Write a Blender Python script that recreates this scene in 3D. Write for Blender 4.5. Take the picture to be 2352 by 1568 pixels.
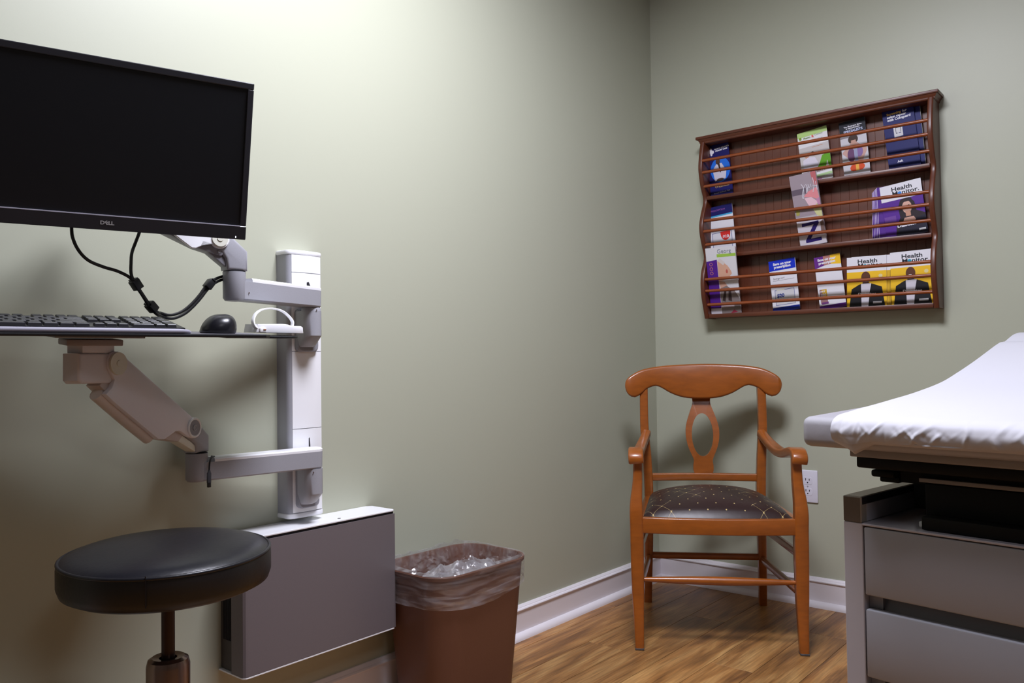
import bpy, bmesh, math, random
from mathutils import Vector, Matrix
random.seed(7)
for o in list(bpy.data.objects): bpy.data.objects.remove(o)
scn = bpy.context.scene
COL = scn.collection
R = math.radians

# ---------------------------------------------------------------- camera
def make_camera():
    yaw, pitch, roll = R(39.70975), R(1.3704), R(-0.76515)
    f = Vector((math.cos(pitch)*math.cos(yaw), math.cos(pitch)*math.sin(yaw), math.sin(pitch)))
    r0 = Vector((math.sin(yaw), -math.cos(yaw), 0)); u0 = r0.cross(f)
    r = r0*math.cos(roll) + u0*math.sin(roll); u = u0*math.cos(roll) - r0*math.sin(roll)
    cd = bpy.data.cameras.new('camera'); cam = bpy.data.objects.new('camera', cd)
    COL.objects.link(cam)
    m = Matrix((r, u, -f)).transposed().to_4x4(); m.translation = Vector((-2.93, -1.675, 0.88))
    cam.matrix_world = m
    cd.sensor_width = 36; cd.lens = 1878.7/2352*36; cd.clip_start = 0.02
    scn.camera = cam
make_camera()

# ---------------------------------------------------------------- world, lights, exposure
w = bpy.data.worlds.new('world'); scn.world = w; w.use_nodes = True
w.node_tree.nodes['Background'].inputs[0].default_value = (0.8, 0.85, 1, 1)
w.node_tree.nodes['Background'].inputs[1].default_value = 0.005
scn.view_settings.view_transform = 'Standard'; scn.view_settings.look = 'None'
scn.view_settings.gamma = 1; scn.view_settings.use_curve_mapping = False
scn.view_settings.exposure = 0.0
CEIL = 2.44
LIGHTS = [  # troffers: centre x, y, size x, size y, power
    (-1.71, -0.92, 0.56, 0.56, 57.0),
    (-2.90, -2.80, 0.56, 0.56, 5.0),
]
def ceiling_area(x, y, sx, sy, pw):
    l = bpy.data.lights.new('troffer_light', 'AREA'); l.shape = 'RECTANGLE'; l.size = sx; l.size_y = sy
    l.energy = pw; l.color = (0.935, 0.95, 1.09); l.spread = R(180)
    o = bpy.data.objects.new('troffer_light', l); o.location = (x, y, CEIL-0.022); COL.objects.link(o)
for a in LIGHTS: ceiling_area(*a)

# ---------------------------------------------------------------- materials
MATS = {}
def mat(name, col, rough=0.5, metal=0.0, spec=0.5, coat=0.0, coat_rough=0.15, noise=None, bump=None, alpha=None, emit=None):
    """plain procedural material; noise=(scale, amount, stretch) mottles colour, bump=(scale, strength)"""
    if name in MATS: return MATS[name]
    m = bpy.data.materials.new(name); m.use_nodes = True; nt = m.node_tree; b = nt.nodes['Principled BSDF']
    c = tuple(col) + (1,)
    b.inputs['Base Color'].default_value = c; b.inputs['Roughness'].default_value = rough
    b.inputs['Metallic'].default_value = metal; b.inputs['Specular IOR Level'].default_value = spec
    if coat: b.inputs['Coat Weight'].default_value = coat; b.inputs['Coat Roughness'].default_value = coat_rough
    if emit: b.inputs['Emission Color'].default_value = tuple(emit[0]) + (1,); b.inputs['Emission Strength'].default_value = emit[1]
    tc = None
    if noise or bump: tc = nt.nodes.new('ShaderNodeTexCoord')
    if noise:
        mp = nt.nodes.new('ShaderNodeMapping'); nt.links.new(tc.outputs['Object'], mp.inputs[0])
        mp.inputs['Scale'].default_value = noise[2] if len(noise) > 2 else (1, 1, 1)
        n = nt.nodes.new('ShaderNodeTexNoise'); n.inputs['Scale'].default_value = noise[0]; n.inputs['Detail'].default_value = 4
        nt.links.new(mp.outputs[0], n.inputs['Vector'])
        mr = nt.nodes.new('ShaderNodeMapRange'); mr.inputs[1].default_value = 0.25; mr.inputs[2].default_value = 0.75
        mr.inputs[3].default_value = 1-noise[1]; mr.inputs[4].default_value = 1+noise[1]
        nt.links.new(n.outputs[0], mr.inputs[0])
        mx = nt.nodes.new('ShaderNodeVectorMath'); mx.operation = 'SCALE'; mx.inputs[0].default_value = col
        nt.links.new(mr.outputs[0], mx.inputs['Scale']); nt.links.new(mx.outputs[0], b.inputs['Base Color'])
    if bump:
        n2 = nt.nodes.new('ShaderNodeTexNoise'); n2.inputs['Scale'].default_value = bump[0]; n2.inputs['Detail'].default_value = 3
        nt.links.new(tc.outputs['Object'], n2.inputs['Vector'])
        bp = nt.nodes.new('ShaderNodeBump'); bp.inputs['Strength'].default_value = bump[1]; bp.inputs['Distance'].default_value = 0.002
        nt.links.new(n2.outputs[0], bp.inputs['Height']); nt.links.new(bp.outputs[0], b.inputs['Normal'])
    MATS[name] = m; return m
def srgb(r, g, b):
    f = lambda v: (v/255/12.92) if v/255 <= .04045 else ((v/255+.055)/1.055)**2.4
    return (f(r), f(g), f(b))

M_wall = mat('sage_paint', srgb(179, 181, 162), 0.42, spec=0.35, bump=(320, 0.025))
M_ceil = mat('ceiling_tile', (0.36, 0.36, 0.37), 0.9)  # unseen ceiling, grey kept dark to reduce bounced fill
M_wallfar = mat('darkened_far_wall', srgb(92, 90, 84), 0.6)  # unseen walls, coloured dark to hold back bounced light
M_trim = mat('white_trim_paint', srgb(236, 231, 236), 0.32)
M_chairw = mat('honey_oak_lacquer', srgb(150, 80, 22), 0.35, coat=0.6, coat_rough=0.18, noise=(6, 0.16, (4, 4, 14)))
M_rackw = mat('dark_cherry_wood', srgb(90, 42, 20), 0.42, coat=0.2, coat_rough=0.3, noise=(8, 0.18, (3, 1, 6)))
M_rod = mat('cherry_rod', srgb(136, 66, 26), 0.35, coat=0.4, coat_rough=0.2, noise=(8, 0.15, (1, 1, 1)))
M_white = mat('white_plastic', srgb(243, 243, 246), 0.38)
M_whitegloss = mat('white_gloss_plastic', srgb(240, 240, 244), 0.25)
M_silver = mat('silver_grey_plastic', srgb(160, 160, 167), 0.42, metal=0.0, noise=(900, 0.06))
M_silverd = mat('silver_grey_dark', srgb(140, 139, 146), 0.42, noise=(900, 0.06))
M_beige = mat('aged_plastic_cap', srgb(222, 221, 208), 0.4)
M_greypanel = mat('grey_powder_coat', srgb(112, 104, 107), 0.42, noise=(500, 0.04))
M_darkpanel = mat('dark_grey_plastic', srgb(74, 70, 70), 0.5)
M_black = mat('black_plastic', srgb(20, 20, 23), 0.38)
M_screen = mat('screen_off', srgb(22, 23, 27), 0.3, spec=0.4)
M_bezel = mat('black_bezel', srgb(36, 36, 42), 0.36)
M_bezelglint = mat('bezel_lip_glint', srgb(196, 196, 214), 0.3)  # bright colour paints in the light the lip catches from above
M_logo = mat('silver_logo', srgb(170, 170, 172), 0.4)
M_led = mat('white_led', (0.8, 0.85, 1), 0.4, emit=((0.8, 0.85, 1), 3.0))
M_key = mat('keycap_black', srgb(34, 34, 38), 0.42)
M_keyglyph = mat('keycap_print', srgb(150, 150, 155), 0.5)
M_wrist = mat('grey_wrist_rest', srgb(150, 148, 162), 0.5)
M_mat_top = mat('tray_top_laminate', srgb(98, 97, 106), 0.4)
M_mouse = mat('mouse_black', srgb(24, 24, 30), 0.3)
M_rubber = mat('black_rubber_cable', srgb(16, 15, 17), 0.45)
M_vinyl = mat('black_vinyl', srgb(24, 24, 30), 0.33, bump=(120, 0.12))
M_vinylside = mat('black_vinyl_band', srgb(22, 19, 19), 0.42, bump=(120, 0.15))
M_steeld = mat('dark_steel', srgb(60, 45, 42), 0.35, metal=0.6)
M_chrome = mat('floor_tinted_chrome', srgb(150, 128, 118), 0.22, metal=0.9)  # coppery tint paints in the wood floor mirrored by the chrome
M_can = mat('brown_plastic', srgb(106, 69, 53), 0.45, bump=(350, 0.08))
M_outlet = mat('outlet_plastic', srgb(222, 220, 232), 0.35)
M_slot = mat('slot_dark', srgb(28, 26, 34), 0.7)
M_pad = mat('grey_vinyl_pad', srgb(158, 156, 162), 0.42, bump=(60, 0.2))
M_paper = mat('exam_paper', srgb(188, 187, 194), 0.8)
M_cab = mat('cabinet_grey_paint', srgb(150, 150, 157), 0.42)
M_cablight = mat('cabinet_post_paint', srgb(178, 175, 182), 0.42)
M_bronze = mat('bronze_laminate', srgb(92, 80, 70), 0.4)
M_pan = mat('taupe_steel_pan', srgb(136, 128, 124), 0.5)
M_mblack = mat('matte_black', srgb(12, 12, 12), 0.6, spec=0.2)
M_white_paper = mat('white_coated_paper', srgb(226, 224, 230), 0.35)

def wood_floor():
    m = bpy.data.materials.new('vinyl_wood_plank'); m.use_nodes = True; nt = m.node_tree; b = nt.nodes['Principled BSDF']
    L = nt.links.new; N = nt.nodes.new
    tc = N('ShaderNodeTexCoord'); oi = N('ShaderNodeObjectInfo')
    add = N('ShaderNodeVectorMath'); add.operation = 'MULTIPLY_ADD'
    comb = N('ShaderNodeCombineXYZ'); L(oi.outputs['Random'], comb.inputs[0]); L(oi.outputs['Random'], comb.inputs[1]); L(oi.outputs['Random'], comb.inputs[2])
    L(comb.outputs[0], add.inputs[0]); add.inputs[1].default_value = (37, 53, 19); L(tc.outputs['Object'], add.inputs[2])
    mp = N('ShaderNodeMapping'); mp.inputs['Scale'].default_value = (1.3, 9, 1); L(add.outputs[0], mp.inputs[0])
    n1 = N('ShaderNodeTexNoise'); n1.inputs['Scale'].default_value = 2.2; n1.inputs['Detail'].default_value = 8; n1.inputs['Distortion'].default_value = 0.7; L(mp.outputs[0], n1.inputs['Vector'])
    mp2 = N('ShaderNodeMapping'); mp2.inputs['Scale'].default_value = (4, 90, 1); L(add.outputs[0], mp2.inputs[0])
    n2 = N('ShaderNodeTexNoise'); n2.inputs['Scale'].default_value = 2.5; n2.inputs['Detail'].default_value = 5; L(mp2.outputs[0], n2.inputs['Vector'])
    mp3 = N('ShaderNodeMapping'); mp3.inputs['Scale'].default_value = (1, 2.6, 1); L(add.outputs[0], mp3.inputs[0])
    vo = N('ShaderNodeTexVoronoi'); vo.inputs['Scale'].default_value = 2.6; L(mp3.outputs[0], vo.inputs['Vector'])
    kn = N('ShaderNodeMapRange'); kn.inputs[1].default_value = 0.02; kn.inputs[2].default_value = 0.075; kn.inputs[3].default_value = 0.35; kn.inputs[4].default_value = 1.0
    L(vo.outputs['Distance'], kn.inputs[0])
    cr = N('ShaderNodeValToRGB'); e = cr.color_ramp.elements
    e[0].position = 0.28; e[0].color = srgb(100, 64, 34)+(1,); e[1].position = 0.72; e[1].color = srgb(190, 146, 90)+(1,)
    k = cr.color_ramp.elements.new(0.5); k.color = srgb(158, 110, 60)+(1,)
    L(n1.outputs[0], cr.inputs[0])
    mr = N('ShaderNodeMapRange'); mr.inputs[1].default_value = 0.3; mr.inputs[2].default_value = 0.7; mr.inputs[3].default_value = 0.66; mr.inputs[4].default_value = 1.22; L(n2.outputs[0], mr.inputs[0])
    rnd = N('ShaderNodeMapRange'); rnd.inputs[3].default_value = 0.82; rnd.inputs[4].default_value = 1.25; L(oi.outputs['Random'], rnd.inputs[0])
    m1 = N('ShaderNodeMath'); m1.operation = 'MULTIPLY'; L(mr.outputs[0], m1.inputs[0]); L(rnd.outputs[0], m1.inputs[1])
    m2 = N('ShaderNodeMath'); m2.operation = 'MULTIPLY'; L(m1.outputs[0], m2.inputs[0]); L(kn.outputs[0], m2.inputs[1])
    sc = N('ShaderNodeVectorMath'); sc.operation = 'SCALE'; L(cr.outputs[0], sc.inputs[0]); L(m2.outputs[0], sc.inputs['Scale'])
    L(sc.outputs[0], b.inputs['Base Color']); b.inputs['Roughness'].default_value = 0.38
    bp = N('ShaderNodeBump'); bp.inputs['Strength'].default_value = 0.15; bp.inputs['Distance'].default_value = 0.001; L(n2.outputs[0], bp.inputs['Height']); L(bp.outputs[0], b.inputs['Normal'])
    return m
M_floor = wood_floor()

def seat_fabric():
    m = bpy.data.materials.new('brown_vinyl_gold_lattice'); m.use_nodes = True; nt = m.node_tree; b = nt.nodes['Principled BSDF']
    L = nt.links.new; N = nt.nodes.new
    def math_(op, a, c=None):
        n = N('ShaderNodeMath'); n.operation = op
        for i, v in enumerate((a, c)):
            if v is None: continue
            if isinstance(v, (int, float)): n.inputs[i].default_value = v
            else: L(v, n.inputs[i])
        return n.outputs[0]
    tc = N('ShaderNodeTexCoord'); sp = N('ShaderNodeSeparateXYZ'); L(tc.outputs['Object'], sp.inputs[0])
    x = math_('MULTIPLY', sp.outputs[0], 1/0.055); y = math_('MULTIPLY', sp.outputs[1], 1/0.062)
    u = math_('ADD', x, y); v = math_('SUBTRACT', x, y)
    fu = math_('ABSOLUTE', math_('SUBTRACT', math_('FRACT', u), 0.5)); fv = math_('ABSOLUTE', math_('SUBTRACT', math_('FRACT', v), 0.5))
    line = math_('LESS_THAN', math_('MINIMUM', fu, fv), 0.011)
    nz = N('ShaderNodeTexNoise'); nz.inputs['Scale'].default_value = 9; L(tc.outputs['Object'], nz.inputs['Vector'])
    ax = math_('ABSOLUTE', sp.outputs[0])
    worn = math_('GREATER_THAN', math_('ADD', nz.outputs[0], math_('MULTIPLY', ax, 1.5)), 0.68)
    line = math_('MULTIPLY', line, math_('MULTIPLY', worn, 0.55))
    r2 = math_('ADD', math_('MULTIPLY', fu, fu), math_('MULTIPLY', fv, fv))
    dot = math_('LESS_THAN', r2, 0.0030)
    msk = math_('MAXIMUM', line, math_('MULTIPLY', dot, 0.9))
    mx = N('ShaderNodeMix'); mx.data_type = 'RGBA'; L(msk, mx.inputs[0]); mx.inputs[6].default_value = srgb(44, 27, 26)+(1,); mx.inputs[7].default_value = srgb(205, 180, 120)+(1,)
    L(mx.outputs[2], b.inputs['Base Color']); b.inputs['Roughness'].default_value = 0.4
    n2 = N('ShaderNodeTexNoise'); n2.inputs['Scale'].default_value = 40; L(tc.outputs['Object'], n2.inputs['Vector'])
    bp = N('ShaderNodeBump'); bp.inputs['Strength'].default_value = 0.12; bp.inputs['Distance'].default_value = 0.003; L(n2.outputs[0], bp.inputs['Height']); L(bp.outputs[0], b.inputs['Normal'])
    return m
M_seat = seat_fabric()

def film_mat(name, scale, lo, hi, gloss=0.45):
    m = bpy.data.materials.new(name); m.use_nodes = True; nt = m.node_tree; L = nt.links.new; N = nt.nodes.new
    nt.nodes.remove(nt.nodes['Principled BSDF']); out = nt.nodes['Material Output']
    tr = N('ShaderNodeBsdfTransparent'); tr.inputs[0].default_value = (0.97, 0.97, 0.98, 1)
    df = N('ShaderNodeBsdfTranslucent'); df.inputs[0].default_value = (0.85, 0.84, 0.88, 1)
    d2 = N('ShaderNodeBsdfDiffuse'); d2.inputs[0].default_value = (0.8, 0.78, 0.82, 1)
    gl = N('ShaderNodeBsdfGlossy'); gl.inputs['Roughness'].default_value = 0.16
    a = N('ShaderNodeMixShader'); L(df.outputs[0], a.inputs[1]); L(d2.outputs[0], a.inputs[2]); a.inputs[0].default_value = 0.65
    b_ = N('ShaderNodeMixShader'); L(a.outputs[0], b_.inputs[1]); L(gl.outputs[0], b_.inputs[2]); b_.inputs[0].default_value = gloss
    tc = N('ShaderNodeTexCoord'); mp = N('ShaderNodeMapping'); mp.inputs['Scale'].default_value = scale; mp.inputs['Rotation'].default_value = (R(9), R(9), 0); L(tc.outputs['Object'], mp.inputs[0])
    nz = N('ShaderNodeTexNoise'); nz.inputs['Scale'].default_value = 1; nz.inputs['Detail'].default_value = 3; nz.inputs['Distortion'].default_value = 0.6; L(mp.outputs[0], nz.inputs['Vector'])
    mr = N('ShaderNodeMapRange'); mr.inputs[1].default_value = 0.40; mr.inputs[2].default_value = 0.68; mr.inputs[3].default_value = lo; mr.inputs[4].default_value = hi; L(nz.outputs[0], mr.inputs[0])
    c = N('ShaderNodeMixShader'); L(mr.outputs[0], c.inputs[0]); L(tr.outputs[0], c.inputs[1]); L(b_.outputs[0], c.inputs[2]); L(c.outputs[0], out.inputs[0])
    return m
M_film = film_mat('clear_bin_liner_skirt', (9, 9, 75), 0.07, 0.34, 0.3)
M_film_in = film_mat('clear_bin_liner_inside', (42, 42, 12), 0.08, 0.40, 0.5)
M_film_cr = film_mat('clear_bin_liner_crumple', (14, 14, 14), 0.16, 0.48, 0.4)

# ---------------------------------------------------------------- mesh helpers
def new(): return bmesh.new()
def obj(name, bm, m, parent=None, smooth=True, angle=35, loc=None, rot=None):
    bmesh.ops.recalc_face_normals(bm, faces=bm.faces)
    me = bpy.data.meshes.new(name); bm.to_mesh(me); bm.free()
    for mm in (m if isinstance(m, (list, tuple)) else [m]): me.materials.append(mm)
    if smooth:
        for p in me.polygons: p.use_smooth = True
        me.set_sharp_from_angle(angle=R(angle))
    o = bpy.data.objects.new(name, me); COL.objects.link(o)
    if parent: o.parent = parent
    if loc: o.location = loc
    if rot: o.rotation_euler = rot
    return o
def inst(name, me, parent, loc=(0, 0, 0), rot=(0, 0, 0), scale=None):
    o = bpy.data.objects.new(name, me); COL.objects.link(o); o.parent = parent; o.location = loc; o.rotation_euler = rot
    if scale: o.scale = scale
    return o
def thing(name, label, cat, loc=(0, 0, 0), rot=(0, 0, 0), group=None):
    o = bpy.data.objects.new(name, None); COL.objects.link(o); o.empty_display_size = 0.05
    o.location = loc; o.rotation_euler = rot; tag(o, label, cat, group); return o
def tag(o, label, cat, group=None):
    o['label'] = label; o['category'] = cat
    if group: o['group'] = group
    return o
def struct(o): o['kind'] = 'structure'; return o
def box(bm, lo, hi, bev=0.0, seg=2, M=None, mi=0):
    lo = Vector(lo); hi = Vector(hi); c = (lo+hi)/2; s = hi-lo
    g = bmesh.ops.create_cube(bm, size=1.0, matrix=Matrix.Translation(c) @ Matrix.Diagonal((s.x, s.y, s.z, 1)))
    vs = g['verts']
    if bev:
        es = list({e for v in vs for e in v.link_edges})
        r = bmesh.ops.bevel(bm, geom=es, offset=min(bev, min(s)*0.49), segments=seg, profile=0.5, affect='EDGES')
        vs = list({v for f in r['faces'] for v in f.verts} | {v for v in vs if v.is_valid})
    fs = {f for v in vs for f in v.link_faces}
    for f in fs: f.material_index = mi
    if M is not None:
        bmesh.ops.transform(bm, matrix=M, verts=vs)
    return vs
def loft(bm, rings, close=True, cap=True, mi=0):
    rows = [[bm.verts.new(p) for p in r] for r in rings]; n = len(rows[0])
    for a, b in zip(rows, rows[1:]):
        for i in range(n if close else n-1):
            j = (i+1) % n
            f = bm.faces.new((a[i], a[j], b[j], b[i])); f.material_index = mi
    if cap and close:
        for r in (rows[0], rows[-1]):
            try: f = bm.faces.new(r); f.material_index = mi
            except ValueError: pass
    return rows
def rrect(sx, sy, r, n=3):
    """rounded rectangle outline, full sizes sx, sy"""
    r = min(r, sx*0.499, sy*0.499); out = []
    for cx, cy, a0 in ((sx/2-r, sy/2-r, 0), (-sx/2+r, sy/2-r, 90), (-sx/2+r, -sy/2+r, 180), (sx/2-r, -sy/2+r, 270)):
        for k in range(n+1):
            a = R(a0+90*k/n); out.append((cx+r*math.cos(a), cy+r*math.sin(a)))
    return out
def sweep(bm, path, ws, hs, side, rr=0.3, n=3, cap=True):
    """rounded-rect section along path; ws along `side`, hs across"""
    path = [Vector(p) for p in path]; side = Vector(side).normalized(); rings = []
    for i, p in enumerate(path):
        t = (path[min(i+1, len(path)-1)]-path[max(i-1, 0)]).normalized()
        s = (side - t*side.dot(t)).normalized(); u = t.cross(s)
        w_ = ws[i] if isinstance(ws, (list, tuple)) else ws; h_ = hs[i] if isinstance(hs, (list, tuple)) else hs
        rings.append([p + s*a + u*b for a, b in rrect(w_, h_, rr*min(w_, h_), n)])
    return loft(bm, rings, cap=cap)
def tube(bm, path, r, n=10, cap=True):
    path = [Vector(p) for p in path]; rings = []
    t0 = (path[1]-path[0]).normalized(); s = t0.orthogonal().normalized()
    for i, p in enumerate(path):
        t = (path[min(i+1, len(path)-1)]-path[max(i-1, 0)]).normalized()
        s = (s - t*s.dot(t)).normalized(); u = t.cross(s)
        rr_ = r[i] if isinstance(r, (list, tuple)) else r
        rings.append([p + (s*math.cos(2*math.pi*k/n)+u*math.sin(2*math.pi*k/n))*rr_ for k in range(n)])
    return loft(bm, rings, cap=cap)
def lathe(bm, prof, n=32, M=None, mi=0):
    rings = [[Vector((r*math.cos(2*math.pi*k/n), r*math.sin(2*math.pi*k/n), z)) for k in range(n)] for r, z in prof]
    if M is not None: rings = [[M @ p for p in r] for r in rings]
    return loft(bm, rings, mi=mi)
def catmull(pts, sub=6):
    pts = [Vector(p) for p in pts]; out = []
    for i in range(len(pts)-1):
        p0 = pts[max(i-1, 0)]; p1 = pts[i]; p2 = pts[i+1]; p3 = pts[min(i+2, len(pts)-1)]
        for k in range(sub):
            t = k/sub; t2 = t*t; t3 = t2*t
            out.append(0.5*((2*p1)+(-p0+p2)*t+(2*p0-5*p1+4*p2-p3)*t2+(-p0+3*p1-3*p2+p3)*t3))
    out.append(pts[-1]); return out
def lerp_tab(tab, x):
    if x <= tab[0][0]: return tab[0][1]
    for (a, va), (b, vb) in zip(tab, tab[1:]):
        if x <= b: return va+(vb-va)*(x-a)/(b-a)
    return tab[-1][1]
def smooth_tab(tab, sub=6):
    return [(p.x, p.y) for p in catmull([(a, b, 0) for a, b in tab], sub)]
def prism(bm, pts, f, w0, w1, bev=0.0, seg=2, mi=0):
    """extrude outline pts (u,v) between w0 and w1, f(u,v,w)->xyz"""
    a = [bm.verts.new(f(u, v, w0)) for u, v in pts]; b = [bm.verts.new(f(u, v, w1)) for u, v in pts]; n = len(a)
    fa = bm.faces.new(a); fb = bm.faces.new(list(reversed(b))); fs = [fa, fb]
    for i in range(n): fs.append(bm.faces.new((a[i], a[(i+1) % n], b[(i+1) % n], b[i])))
    for x in fs: x.material_index = mi
    if bev:
        es = list(fa.edges)+list(fb.edges)
        bmesh.ops.recalc_face_normals(bm, faces=fs)
        bmesh.ops.bevel(bm, geom=es, offset=bev, segments=seg, profile=0.5, affect='EDGES')
XYZ = lambda u, v, w_: (u, v, w_)
def text_mesh(s, size, align='LEFT', bold=0.0, depth=0.0002, xs=1.0, spacing=1.0):
    cu = bpy.data.curves.new('lettering', 'FONT'); cu.body = s; cu.size = size; cu.align_x = align; cu.extrude = depth
    cu.offset = bold; cu.resolution_u = 3; cu.space_character = spacing
    o = bpy.data.objects.new('lettering', cu); COL.objects.link(o); bpy.context.view_layer.update()
    me = bpy.data.meshes.new_from_object(o.evaluated_get(bpy.context.evaluated_depsgraph_get()))
    bpy.data.objects.remove(o); bpy.data.curves.remove(cu)
    if xs != 1.0: me.transform(Matrix.Diagonal((xs, 1, 1, 1)))
    return me

# ================================================================ THE ROOM
X0, Y0 = -4.1, -3.4
def wall(name, lo, hi, m=M_wall):
    bm = new(); box(bm, lo, hi); return struct(obj(name, bm, m, smooth=False))
wall('wall_left', (X0-.1, 0, -.05), (.1, .1, CEIL+.05))
wall('wall_right', (0, Y0-.1, -.05), (.1, 0, CEIL+.05))
wall('wall_back', (X0-.1, Y0-.1, -.05), (X0, 0, CEIL+.05), M_wallfar)
wall('wall_front', (X0, Y0-.1, -.05), (0, Y0, CEIL+.05), M_wallfar)
wall('ceiling', (X0, Y0, CEIL), (0, 0, CEIL+.08), M_ceil)
floor = wall('floor', (X0, Y0, -.05), (0, 0, -.004), mat('subfloor_gap', srgb(50, 32, 16), 0.8))
PW = 0.127
def planks():
    rng = random.Random(3); cache = {}
    k = 0; y = 0.0
    while y > Y0+0.02:
        y1 = max(y-(PW if k else .073), Y0); x = X0 + 0.001 - rng.uniform(0, 1.0); first = True
        off = (k*0.43) % 1.22; xs = [X0]; xx = X0+off
        while xx < -0.12:
            if xx > X0+0.1: xs.append(xx)
            xx += 1.22
        xs.append(0.0)
        for a, b in zip(xs, xs[1:]):
            key = (round(b-a, 3), round(y-y1, 3))
            if key not in cache:
                bm = new(); box(bm, (0, -(y-y1)+.0006, -.004), (b-a-.0008, -.0006, 0), bev=.0006, seg=1)
                o = obj('plank', bm, M_floor, floor, smooth=False, loc=(a+.0004, y, 0)); cache[key] = o.data
            else: inst('plank', cache[key], floor, (a+.0004, y, 0))
        y = y1; k += 1
planks()
# baseboards: flat face, moulded cap, quarter-round shoe
BASE = [(0, 0.0), (.0125, 0.0), (.0125, .0845), (.0165, .0865), (.0172, .0895), (.0150, .0925), (.0105, .0940), (.0100, .0960), (.0075, .0985), (.0050, .1015), (0, .1015)]
SHOE = [(.0125, 0.0)] + [(.0125+.0195*math.cos(R(a)), .0195*math.sin(R(a))) for a in (0, 15, 30, 45, 60, 75, 90)]
def run(name, prof, axis, a, b, m=M_trim):
    bm = new()
    if axis == 'x': f = lambda u, v, w_: (w_, -u, v)
    else: f = lambda u, v, w_: (-u, w_, v)
    prism(bm, prof, f, a, b); return struct(obj(name, bm, m, angle=30))
run('baseboard_left', BASE, 'x', X0, 0); run('trim_1', SHOE, 'x', X0, 0)
run('baseboard_right', BASE, 'y', Y0, -.0001); run('trim_2', SHOE, 'y', Y0, -.0001)
# ceiling troffers
def troffer(x, y, sx, sy, label):
    t = thing('ceiling_light', label, 'light', (x, y, CEIL), group='recessed ceiling lights')
    bm = new(); fw = .025
    for lo, hi in (((-sx/2-fw, -sy/2-fw, -.02), (sx/2+fw, -sy/2, 0)), ((-sx/2-fw, sy/2, -.02), (sx/2+fw, sy/2+fw, 0)), ((-sx/2-fw, -sy/2, -.02), (-sx/2, sy/2, 0)), ((sx/2, -sy/2, -.02), (sx/2+fw, sy/2, 0))): box(bm, lo, hi)
    obj('frame', bm, M_white, t, smooth=False)
    bm = new(); box(bm, (-sx/2, -sy/2, -.012), (sx/2, sy/2, -.001)); obj('diffuser', bm, mat('diffuser_glow', (0.9, 0.9, 0.9), 0.5, emit=((1, .98, .96), 3.0)), t, smooth=False)
troffer(*LIGHTS[0][:4], 'recessed ceiling light panel above the stool and wall track')
troffer(*LIGHTS[1][:4], 'recessed ceiling light panel behind the camera')

# ================================================================ WALL OUTLET
def outlet():
    t = thing('wall_outlet', 'white duplex power outlet plate on the right wall behind the chair arm', 'outlet', (0, -.609, .4195), (0, 0, R(-90)))
    bm = new(); box(bm, (-.035, -.006, -.0575), (.035, 0, .0575), bev=.003, seg=3); obj('cover_plate', bm, M_outlet, t)
    for z in (.0195, -.0195):
        bm = new()
        pts = [(x, z+zz) for x, zz in ((-.0165, -.008), (-.0165, .008), (-.012, .0135), (.012, .0135), (.0165, .008), (.0165, -.008), (.012, -.0135), (-.012, -.0135))]
        prism(bm, pts, lambda u, v, w_: (u, w_, v), -.0068, -.002, bev=.0006, seg=1)
        rc = obj('receptacle', bm, M_outlet, t)
        for sx, h in ((-.0063, .0085), (.0063, .0068)):
            bm = new(); box(bm, (sx-.0012, -.0072, z+.001), (sx+.0012, -.0062, z+.001+h)); obj('slot', bm, M_slot, rc, smooth=False)
        bm = new(); lathe(bm, [(0.0001, 0), (.0024, 0), (.0024, .001), (.0001, .001)], 12, Matrix.Translation((0, -.0062, z-.006)) @ Matrix.Rotation(R(90), 4, 'X')); obj('ground_hole', bm, M_slot, rc)
    bm = new(); lathe(bm, [(0.0001, 0), (.003, 0), (.0025, .0012), (.0001, .0014)], 12, Matrix.Translation((0, -.0058, 0)) @ Matrix.Rotation(R(90), 4, 'X')); obj('screw', bm, M_silver, t)
outlet()

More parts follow.
